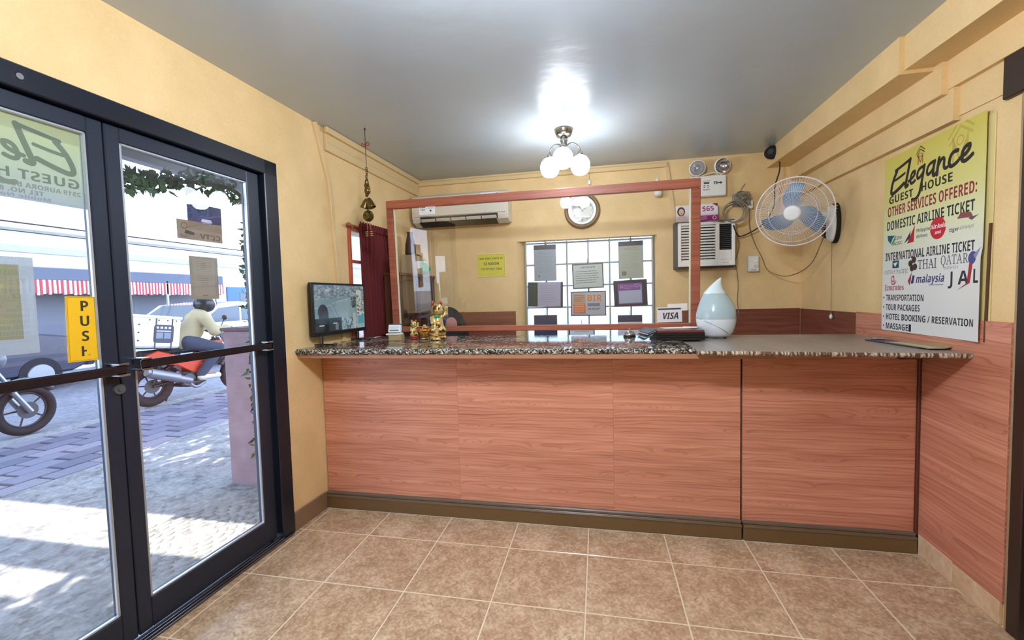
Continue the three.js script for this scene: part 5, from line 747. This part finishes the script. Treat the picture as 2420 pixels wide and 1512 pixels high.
// ------------------------------------------------------------------ outdoors
const GY = -0.03;
const walk = struct('sidewalk', metreUV(bx(-3.12, -0.62, -0.3, GY, -16, 9, 0.002), 0.4), M.concrete);
part('door_step', metreUV(bx(-0.80, -0.60, -0.1, -0.012, 0.2, 2.2, 0.006), 0.6), std({ map: tileTex[2], color: '#cfd0d0', roughness: 0.6 }), walk);
struct('ground_behind', bx(-40, 30, -0.5, -0.36, -40, 30, 0.01), M.concrete);
{ // stamped stone rosette beside the door
  const r = rng(17), gs = []; const cx = -1.12, cz = 0.41;
  for (let k = 0; k < 6; k++) { const R = 0.12 + k * 0.052, n = Math.round(R * 6.28 / 0.085); for (let i = 0; i < n; i++) { const a = (i + (k % 2) * 0.5) / n * 6.2832 + r() * 0.05; const g = ball(0.5, 0, 0, 0, 0.042, 0.022, 0.070, 8); at(g, cx + Math.cos(a) * R, GY - 0.0015, cz + Math.sin(a) * R, 0, -a, (r() - 0.5) * 0.1); gs.push(g); } }
  const s = part('stone_rosette', gs, M.concrete, walk); s.userData.kind = 'stuff';
}
{ // paved strip by the kerb: the nearest pavers one by one
  const s = struct('paved_strip', bx(-4.78, -3.12, -0.3, GY - 0.012, -16, 9, 0.002), std({ color: '#5c5866', roughness: 0.95 })), r = rng(27), far = [], W = 0.20, L = 0.36;
  const geo = [0, 1, 2].map((k) => bb(W - 0.014, 0.03, L - 0.016 - k * 0.02, 0, 0, 0, 0.005)); let n = 0;
  for (let row = 0; row < 8; row++) for (let j = -40; j < 22; j++) {
    const x = -3.23 - row * 0.205, z = j * L + (row % 2) * L / 2 + (r() - 0.5) * 0.02, g = geo[Math.floor(r() * 3)], y = GY - 0.014 + (r() - 0.5) * 0.005, a = (r() - 0.5) * 0.05;
    if (z < 1.2 && z > -5.2 && n < 300) { const m = part('paver', g, M.pavers[Math.floor(r() * 4)], s); m.position.set(x, y, z); m.rotation.y = a; n++; } else far.push(at(g.clone(), x, y, z, 0, a));
  }
  const f = part('far_pavers', far, M.pavers[1], s); f.userData.kind = 'stuff';
}
struct('kerb', metreUV(bx(-5.02, -4.78, -0.3, GY - 0.002, -16, 9, 0.01), 0.7), M.concrete);
struct('road', metreUV(bx(-12.2, -5.02, -0.3, GY - 0.012, -30, 12, 0.002), 0.25), M.asphalt);
// pillar right outside the door
{ const s = struct('pillar', metreUV(bx(-1.525, -1.18, GY - 0.05, 1.19, -0.55, -0.30, 0.008)), M.pillar); part('cap', bx(-1.54, -1.165, 1.19, 1.215, -0.565, -0.285, 0.006), std({ color: '#5c4c5c', roughness: 0.7 }), s); }
// upper storey and canopy over the entrance
struct('upper_storey', bx(-0.62, 3.5, 2.76, 6.2, -1.8, 4.6, 0.01), M.plaster);
{ const s = struct('canopy', [bx(-1.75, -0.62, 2.46, 2.56, -2.6, 1.14, 0.006), bx(-1.05, -0.62, 2.46, 2.56, 1.53, 4.6, 0.006)], M.soffit); for (const [a, b, x] of [[-2.6, 1.14, -1.80], [1.53, 4.6, -1.12]]) part('fascia_beam', bx(x, x + 0.08, 2.40, 2.60, a, b, 0.005), M.soffit, s); for (const z of [-0.42, 0.35, 1.08, 1.9]) part('batten', bx(z > 1.5 ? -1.04 : -1.72, -0.64, 2.445, 2.465, z - 0.02, z + 0.02, 0.002), M.soffit, s); }
struct('street_roof', [bx(-2.5, -0.62, 3.45, 3.50, -7, 1.48, 0.004), bx(-4.6, -2.5, 3.45, 3.50, 0.75, 1.48, 0.004), bx(-4.6, -0.62, 3.45, 3.50, 1.88, 2.10, 0.004)], M.stripeGrey);
struct('railway_deck', [bx(-12, -4.4, 9, 9.8, -14, 22, 0.05)], M.stripeGrey);
// leafy garland round the door, outside
{
  const path = [[-0.80, 1.985, 0.93], [-0.80, 2.005, 0.80], [-0.80, 2.05, 0.63], [-0.80, 2.09, 0.43], [-0.80, 2.085, 0.27], [-0.80, 2.02, 0.175], [-0.80, 1.80, 0.205], [-0.80, 1.46, 0.205], [-0.80, 1.1, 0.20], [-0.80, 0.77, 0.205], [-0.80, 0.42, 0.21]].map((p) => V(...p));
  const t = thing('leafy_garland', 'dark leafy garland arching over and down the far side of the door outside', 'garland');
  part('stem', tube(path, 0.012, 6, 90), std({ color: '#4a4a52', roughness: 0.8 }), t);
  const c = new THREE.CatmullRomCurve3(path), r = rng(61), leaf = prism([[0, 0], [0.018, 0.012], [0.026, 0.034], [0.014, 0.038], [0.010, 0.060], [0, 0.082], [-0.010, 0.060], [-0.014, 0.038], [-0.026, 0.034], [-0.018, 0.012]], 0.0012, 0), gs = [];
  for (let i = 0; i < 680; i++) { const u = Math.pow(r(), 1.35), p = c.getPoint(u), top = u < 0.46, k = (top ? 0.3 + r() * 0.42 : 0.22 + r() * 0.36); const g = leaf.clone().scale(k, k, k); g.applyMatrix4(new THREE.Matrix4().makeRotationFromEuler(new THREE.Euler(r() * 6.3, r() * 6.3, r() * 6.3))); const sp = top ? 0.10 : 0.045; g.translate(p.x + (r() - 0.5) * sp, p.y + (r() - 0.5) * sp, p.z + (r() - 0.5) * sp); gs.push(g); }
  const f = part('leaves', gs, M.leafOut, t); f.userData.kind = 'stuff';
}
// street tree outside the frame to the left: it dapples the pavement
{
  const t = thing('street_tree', 'leafy street tree shading the sidewalk outside the entrance', 'tree', [-2.6, GY, 4.3]), r = rng(71);
  part('trunk', [tube([[0, -0.05, 0], [0.05, 1.2, -0.05], [0.0, 2.4, -0.2], [-0.1, 3.4, -0.5]], 0.11, 10, 30), tube([[0, 2.3, -0.2], [0.5, 3.1, -0.8], [0.9, 3.8, -1.4]], 0.05, 8), tube([[0, 2.5, -0.2], [-0.6, 3.2, -0.9], [-1.1, 3.9, -1.7]], 0.05, 8)], std({ color: '#5a4a3c', roughness: 0.9 }), t);
  const leaf = new THREE.CircleGeometry(0.075, 6), N = 6000, im = new THREE.InstancedMesh(leaf, M.leafOut, N), m = new THREE.Matrix4(), q = new THREE.Quaternion(); im.name = 'foliage'; im.userData.kind = 'stuff';
  const cl = [], put = (x, y, z, k) => cl.push([x + 2.6, y - GY, z - 4.3, k]);
  for (let i = 0; i < 34; i++) put(-3.9 + r() * 2.9, 3.5 + r() * 0.9, 2.15 + r() * 2.0, 0.14 + r() * 0.26);
  for (let i = 0; i < 38; i++) put(-4.5 + r() * 2.1, 3.75 + r() * 0.7, -3.2 + r() * 4.55, 0.16 + r() * 0.30);
  for (let i = 0; i < N; i++) { const c = cl[i % cl.length], d = V(r() - 0.5, r() - 0.5, r() - 0.5).normalize().multiplyScalar(c[3] * Math.cbrt(r())); q.setFromEuler(new THREE.Euler(r() * 6.3, r() * 6.3, r() * 6.3)); im.setMatrixAt(i, m.compose(V(c[0] + d.x, c[1] + d.y, c[2] + d.z), q, V(1, 1, 1))); }
  t.add(im);
}
// ------------------------------------------------------------------ motorcycles
function motorcycle(label, pos, main, rear, turn = 0) { // faces -z; origin on the ground below the rear axle
  const t = thing('motorcycle', label, 'motorcycle', pos, turn), WB = 1.26, R = 0.29;
  const wheel = (z, w, rimMat, spokes) => {
    const g = part('wheel', (() => { const q = new THREE.TorusGeometry(R - w, w, 12, 48); q.rotateY(Math.PI / 2); return q.translate(0, R, z); })(), M.rubber, t);
    part('rim', [(() => { const q = new THREE.TorusGeometry(R - 2 * w - 0.006, 0.012, 8, 40); q.rotateY(Math.PI / 2); return q.translate(0, R, z); })(), ...[...Array(spokes)].map((_, k) => { const a = k / spokes * 6.2832 + 0.35; return rod([0, R, z], [0, R + Math.cos(a) * (R - 2 * w), z + Math.sin(a) * (R - 2 * w)], 0.010, 6); }), at(cyl(0.04, 0.04, 0.09, 0, -0.045, 0), 0, R, z, 0, 0, Math.PI / 2)], rimMat, g);
    part('brake_disc', (() => { const q = new THREE.CylinderGeometry(0.095, 0.095, 0.006, 32, 1, false); q.rotateZ(Math.PI / 2); return q.translate(0.05, R, z); })(), M.greyDark, g); return g;
  };
  wheel(0, 0.062, rear, 6); wheel(-WB, 0.045, std({ color: '#2c2d33', roughness: 0.4 }), 5);
  for (const s of [-1, 1]) part('fork', [rod([s * 0.075, R, -WB], [s * 0.075, 0.92, -WB + 0.33], 0.022, 10), rod([s * 0.075, R - 0.02, -WB - 0.01], [s * 0.075, 0.52, -WB + 0.13], 0.030, 10)], M.steel, t);
  part('front_fender', (() => { const q = new THREE.TorusGeometry(R + 0.03, 0.05, 6, 24, 1.9); q.scale(1, 1, 1.1); q.rotateZ(0.7); q.rotateY(Math.PI / 2); return q.translate(0, R, -WB); })(), std({ color: '#3c3e46', roughness: 0.35 }), t);
  part('handlebar', [tube([[-0.36, 1.02, -WB + 0.46], [-0.2, 1.03, -WB + 0.40], [0, 0.97, -WB + 0.34], [0.2, 1.03, -WB + 0.40], [0.36, 1.02, -WB + 0.46]], 0.014, 8)], M.black, t);
  for (const s of [-1, 1]) { part('grip', rod([s * 0.36, 1.02, -WB + 0.46], [s * 0.26, 1.025, -WB + 0.425], 0.02, 10), M.rubber, t); part('mirror', [rod([s * 0.26, 1.03, -WB + 0.42], [s * 0.33, 1.20, -WB + 0.38], 0.006), ball(0.05, s * 0.34, 1.23, -WB + 0.38, 1.2, 0.8, 0.3, 14)], M.black, t); }
  part('headlight', [ball(0.11, 0, 0.90, -WB + 0.22, 1, 1, 0.8, 18)], std({ color: '#7a7e86', roughness: 0.25 }), t);
  part('frame', [tube([[0, 0.88, -WB + 0.36], [0, 0.62, -0.55], [0, 0.55, -0.28], [0, 0.42, -0.1]], 0.03, 8), tube([[0, 0.8, -WB + 0.36], [0.02, 0.42, -WB + 0.48], [0.02, 0.22, -0.6], [0, 0.3, -0.1]], 0.026, 8), rod([-0.07, R, 0], [-0.07, 0.34, -0.42], 0.022), rod([0.07, R, 0], [0.07, 0.34, -0.42], 0.022), rod([0.10, 0.33, 0.0], [0.12, 0.66, -0.10], 0.022)], M.black, t);
  part('engine', [bx(-0.11, 0.12, 0.22, 0.44, -0.66, -0.36, 0.03), ...[...Array(6)].map((_, k) => bx(-0.125, 0.135, 0.25 + k * 0.032, 0.262 + k * 0.032, -0.68, -0.46, 0.003)), at(cyl(0.09, 0.09, 0.05, 0, 0, 0, 24), 0.12, 0.32, -0.42, 0, 0, -Math.PI / 2)], std({ color: '#55585f', roughness: 0.4, metalness: 0.6 }), t);
  part('exhaust', [rod([0.15, 0.30, -0.45], [0.17, 0.52, 0.12], 0.055, 14), rod([0.155, 0.37, -0.28], [0.168, 0.50, 0.08], 0.068, 14), tube([[0.13, 0.24, -0.66], [0.16, 0.2, -0.5], [0.15, 0.28, -0.42]], 0.024, 8)], std({ color: '#8a8d94', roughness: 0.4, metalness: 0.5 }), t);
  part('body_cowl', (() => { const q = prism([[0.10, 0.74], [0.02, 0.62], [-0.30, 0.55], [-0.52, 0.40], [-0.72, 0.42], [-0.62, 0.55], [-0.86, 0.60], [-0.98, 0.86], [-0.80, 0.86], [-0.62, 0.66], [-0.30, 0.70], [-0.06, 0.80]], 0.24, 0.012); q.rotateY(-Math.PI / 2); return q.translate(0.12, 0, 0); })(), main, t);
  part('seat', [bx(-0.12, 0.12, 0.72, 0.80, -0.62, 0.12, 0.03)], M.rubber, t); part('tail_light', ball(0.055, 0, 0.72, 0.22, 1.3, 0.7, 0.8, 14), M.red, t);
  part('rear_fender', [tube([[0, 0.70, 0.16], [0, 0.62, 0.30], [0, 0.46, 0.38]], 0.04, 8)], M.black, t); part('footrest', rod([-0.24, 0.30, -0.5], [0.24, 0.30, -0.5], 0.014), M.black, t); part('kickstand', rod([-0.12, 0.28, -0.35], [-0.20, 0.0, -0.28], 0.012), M.black, t);
  return t;
}
const roadY = GY - 0.012;
motorcycle('orange-red and black delivery motorcycle with its rider, beyond the right door leaf', [-4.92, GY, -2.40], std({ color: '#d8401c', roughness: 0.35 }), std({ color: '#3a3034', roughness: 0.4 }), -0.22);
motorcycle('dark parked motorcycle with a five-spoke front wheel, beyond the left door leaf', [-5.12, roadY, 0.12], std({ color: '#3a4048', roughness: 0.35 }), std({ color: '#2c2d33', roughness: 0.4 }));
{ // delivery box
  const t = thing('delivery_box', 'white delivery box with a dark emblem strapped behind the motorcycle rider', 'box', [-4.909, 0.79, -2.45], -0.22); t.rotation.order = 'YXZ';
  t.rotation.x = -0.12;
  part('shell', bx(-0.22, 0.22, 0.02, 0.46, -0.24, 0.36, 0.025), M.whiteGloss, t); part('lid', bx(-0.23, 0.23, 0.43, 0.475, -0.25, 0.37, 0.012), M.whiteGloss, t); part('shelf_rack', bx(-0.18, 0.18, 0.0, 0.025, -0.2, 0.25, 0.005), M.black, t);
  part('emblem', (() => { const g = quadPlane(0.28, 0.28); g.rotateY(Math.PI / 2); return g.translate(0.2215, 0.22, -0.02); })(), printMat(320, 320, (g, W, H) => { fillR(g, '#eef0f0', 0, 0, W, H); g.fillStyle = '#4c4f60'; g.beginPath(); g.roundRect(18, 14, 284, 292, 40); g.fill(); for (let i = 0; i < 4; i++) fillR(g, '#e2e6ea', 50 + i * 58, 44, 36, 34); fillR(g, '#dfe4ea', 40, 108, 240, 14); fillR(g, '#8a90a4', 52, 140, 100, 96); fillR(g, '#8a90a4', 168, 140, 100, 96); }), t);
  for (const z of [-0.12, 0.08]) part('strap', [bx(0.2195, 0.2235, 0.02, 0.47, z - 0.009, z + 0.009, 0.001), bx(-0.22, 0.2235, 0.474, 0.478, z - 0.009, z + 0.009, 0.001)], M.greyDark, t); for (let k = 0; k < 3; k++) part('rivet', ball(0.012, 0.222, 0.12 + k * 0.11, 0.28, 0.4, 1, 1, 10), M.greyDark, t);
  for (let k = 0; k < 4; k++) part('bolt', ball(0.010, 0.222, 0.41, -0.17 + k * 0.11, 0.4, 1, 1, 10), M.greyDark, t);
}
{ // rider seen from behind and to the right
  const O = [-4.92, GY, -2.40], t = thing('person', 'motorcycle rider in a khaki jacket and dark helmet leaning forward on the orange-red motorcycle', 'person', O, -0.22);
  const skinM = std({ color: '#9a6a4c', roughness: 0.6 });
  const hip = [0, 0.90, -0.47], sh = [0, 1.24, -0.70];
  const legs = (s, r0 = 0) => [[s * 0.09, 0.88, -0.47, s * 0.20, 0.74, -0.86, 0.095 + r0, 0.07 + r0], [s * 0.20, 0.74, -0.86, s * 0.19, 0.38, -0.58, 0.065 + r0, 0.045 + r0], [s * 0.19, 0.38, -0.58, s * 0.20, 0.345, -0.76, 0.042 + r0, 0.036 + r0]];
  const arms = (s, r0 = 0) => [[s * 0.19, 1.22, -0.69, s * 0.30, 1.03, -0.60 - 0.14, 0.06 + r0, 0.05 + r0], [s * 0.30, 1.03, -0.74, s * 0.31, 1.06, -0.93, 0.045 + r0, 0.034 + r0]];
  const hand = (s) => [[s * 0.31, 1.06, -0.95, s * 0.31, 1.052, -0.99, 0.034, 0.032], ...[0, 1, 2, 3].map((k) => [s * (0.29 + k * 0.016), 1.058, -0.99, s * (0.29 + k * 0.016), 1.03, -1.025 + k * 0.002, 0.010, 0.009]), [s * 0.285, 1.05, -0.97, s * 0.275, 1.03, -0.985, 0.011, 0.009]];
  part('body', skin([[...hip, 0, 1.05, -0.58, 0.14, 0.13], [0, 1.05, -0.58, ...sh, 0.13, 0.12], [-0.14, 1.23, -0.70, 0.14, 1.23, -0.70, 0.07, 0.07], [0, 1.28, -0.72, 0, 1.36, -0.76, 0.05, 0.048], [0, 1.42, -0.79, 0, 1.47, -0.80, 0.085, 0.09], ...legs(1), ...legs(-1), ...arms(1), ...arms(-1), ...hand(1), ...hand(-1)], 0.0125, 0.012), skinM, t);
  const jacket = std({ color: '#b8a884', roughness: 0.85 });
  part('jacket', skin([[0, 0.88, -0.46, 0, 1.05, -0.58, 0.165, 0.155], [0, 1.05, -0.58, ...sh, 0.155, 0.14], [-0.14, 1.23, -0.70, 0.14, 1.23, -0.70, 0.09, 0.09], ...arms(1, 0.022), ...arms(-1, 0.022)], 0.0125, 0.012), jacket, t);
  part('trousers', skin([[0, 0.86, -0.46, 0, 0.90, -0.49, 0.150, 0.15], ...[1, -1].flatMap((s) => legs(s, 0.018).slice(0, 2))], 0.0125, 0.012), std({ color: '#3e4658', roughness: 0.85 }), t);
  for (const s of [-1, 1]) part('shoe', skin([[s * 0.20, 0.335, -0.57, s * 0.20, 0.325, -0.82, 0.05, 0.042]], 0.008, 0.006), std({ color: '#d8d2c4', roughness: 0.6 }), t);
  const h = part('helmet', ball(0.145, 0, 1.455, -0.80, 0.94, 1, 1.1, 32), std({ color: '#23252d', roughness: 0.2 }), t); part('visor', (() => { const g = new THREE.SphereGeometry(0.150, 24, 10, Math.PI * 0.75, Math.PI * 1.5 - Math.PI * 0.5 + 0.6, 1.15, 0.7); g.rotateY(Math.PI / 2 + 0.3); return g.translate(0, 1.455, -0.81); })(), std({ color: '#8a96a2', roughness: 0.1 }), h); part('strap_band', (() => { const g = new THREE.TorusGeometry(0.146, 0.008, 6, 40); g.rotateY(0.6); g.rotateX(0.5); return g.translate(0, 1.455, -0.80); })(), M.chalk, h);
}
// ------------------------------------------------------------------ cars across the street
function car(label, pos, turn, mat) { // nose towards +x before turning; base at the centre on the ground
  const t = thing('car', label, 'car', pos, turn), L = 4.2, W = 1.66;
  const side = [[-2.08, 0.42], [-2.10, 0.75], [-2.02, 0.98], [-1.55, 1.04], [-0.98, 1.44], [-0.2, 1.52], [0.45, 1.46], [1.05, 1.06], [1.75, 0.94], [2.06, 0.78], [2.10, 0.45], [1.75, 0.30], [-1.8, 0.30]];
  part('body', prism(side, W - 0.06, 0.03, 6).translate(0, 0, -W / 2 + 0.03), mat, t);
  for (const s of [-1, 1]) { const wz = s * (W / 2 + 0.001), win = (pts) => { const g = prism(pts, 0.006, 0.002); g.translate(0, 0, s > 0 ? wz - 0.002 : wz - 0.004); return g; };
    part('side_window', win([[-1.35, 1.06], [-0.92, 1.36], [-0.25, 1.42], [-0.25, 1.04]]), M.carGlass, t); part('side_window', win([[-0.19, 1.04], [-0.19, 1.42], [0.40, 1.37], [0.90, 1.04]]), M.carGlass, t);
    part('door_handle', bx(-0.45, -0.30, 0.90, 0.925, Math.min(wz, wz + s * 0.02), Math.max(wz, wz + s * 0.02), 0.004), M.chrome, t); part('headlight', ball(0.10, 2.02, 0.72, s * 0.62, 0.6, 0.8, 1.6, 14), M.whiteGloss, t); part('tail_light', ball(0.09, -2.05, 0.82, s * 0.66, 0.6, 1.1, 1.5, 14), M.red, t);
    for (const x of [-1.28, 1.28]) { const w = part('wheel', [at(new THREE.CylinderGeometry(0.30, 0.30, 0.2, 28), x, 0.30, s * (W / 2 - 0.09), Math.PI / 2)], M.rubber, t); part('hubcap', [at(new THREE.CylinderGeometry(0.18, 0.19, 0.02, 24), x, 0.30, s * (W / 2 + 0.015), Math.PI / 2)], M.steel, w); } }
  const wn = (a, b, z) => hexa([[a[0], a[1], -z], [a[0], a[1], z], [b[0], b[1], z * 0.9], [b[0], b[1], -z * 0.9]], [[a[0] - 0.01, a[1] + 0.012, -z], [a[0] - 0.01, a[1] + 0.012, z], [b[0] - 0.01, b[1] + 0.012, z * 0.9], [b[0] - 0.01, b[1] + 0.012, -z * 0.9]]);
  part('windscreen', wn([1.03, 1.085], [0.50, 1.447], 0.72), M.carGlass, t); part('rear_window', wn([-1.52, 1.065], [-1.02, 1.425], 0.70), M.carGlass, t); part('bumper', [bx(2.0, 2.16, 0.36, 0.52, -W / 2 + 0.05, W / 2 - 0.05, 0.03), bx(-2.16, -2.0, 0.36, 0.54, -W / 2 + 0.05, W / 2 - 0.05, 0.03)], mat, t);
  return t;
}
car('white car parked across the road behind the motorcycle rider', [-8.2, roadY, -6.4], -Math.PI / 2, M.carWhite);
car('white car further along the road with its red tail light towards the rider', [-8.4, roadY, -11.2], Math.PI / 2, M.carWhite);
car('dark blue car across the road, seen through the left door leaf', [-9.0, roadY, -1.85], Math.PI / 2, M.carBlue);
// ------------------------------------------------------------------ building across the street
{
  const t = thing('opposite_building', 'white building across the street with a grey band and a red and white awning skirt', 'building', [-13, 0, -9]);
  part('wall', bx(-6, 0, -0.4, 6.5, -18, 16, 0.02), M.plaster, t); part('band', [bx(0, 0.06, 2.86, 3.04, -18, 16, 0.01)], M.stripeGrey, t); part('ledge', [bx(0, 0.35, 3.42, 3.52, -18, 16, 0.02)], M.plaster, t);
  const fascia = std({ color: '#5a6478', roughness: 0.7 }); part('awning_board', [bx(0, 0.9, 2.12, 2.45, -1.9, 4.2, 0.02)], fascia, t); for (const z of [-1.6, 0.2, 1.9, 3.6]) part('awning_post', bx(0.84, 0.9, -0.04, 2.2, z - 0.03, z + 0.03, 0.005), M.stripeGrey, t);
  const rm = std({ color: '#b0404e', roughness: 0.8 }), wm = std({ color: '#f0e4e4', roughness: 0.8 }), r = rng(91); let z = -1.9, k = 0; while (z < 4.2) { const w = 0.035 + r() * 0.03; k++; part('skirt_strip', bx(0.86, 0.90, 1.80 - r() * 0.06, 2.13, z, Math.min(z + w, 4.2), 0.004), k % 2 ? rm : wm, t); z += w; }
  part('shutter', bx(0, 0.05, 0, 2.1, -1.8, 4.0, 0.01), std({ color: '#6a7280', roughness: 0.6 }), t); const dr = part('door', bx(0, 0.06, 0, 2.1, -4.1, -2.9, 0.01), std({ color: '#3a6aa8', roughness: 0.5 }), t); part('pane', bx(0.055, 0.07, 0.5, 1.9, -3.9, -3.5, 0.004), M.carGlass, dr);
  for (const [z0, z1] of [[-8.5, -6.5], [-5.9, -4.6]]) { const w = part('window', bx(0, 0.05, 1.1, 2.3, z0, z1, 0.01), M.stripeGrey, t); part('pane', bx(0.045, 0.06, 1.18, 2.22, z0 + 0.08, z1 - 0.08, 0.004), M.carGlass, w); }
}
solid('power_line', [tube([[-11, 3.42, -30], [-11, 3.30, -10], [-11, 3.34, 2], [-11, 3.5, 14]], 0.018, 6, 40), tube([[-11, 3.20, -30], [-11, 3.10, -10], [-11, 3.16, 2], [-11, 3.3, 14]], 0.012, 6, 40)], M.black, 'thin black power lines strung along the far side of the street', 'power line');
scene.traverse((o) => { if (o.isMesh) { o.castShadow = true; o.receiveShadow = true; } if (o.isPointLight || o.isSpotLight) o.castShadow = true; });
renderer.render(scene, camera);
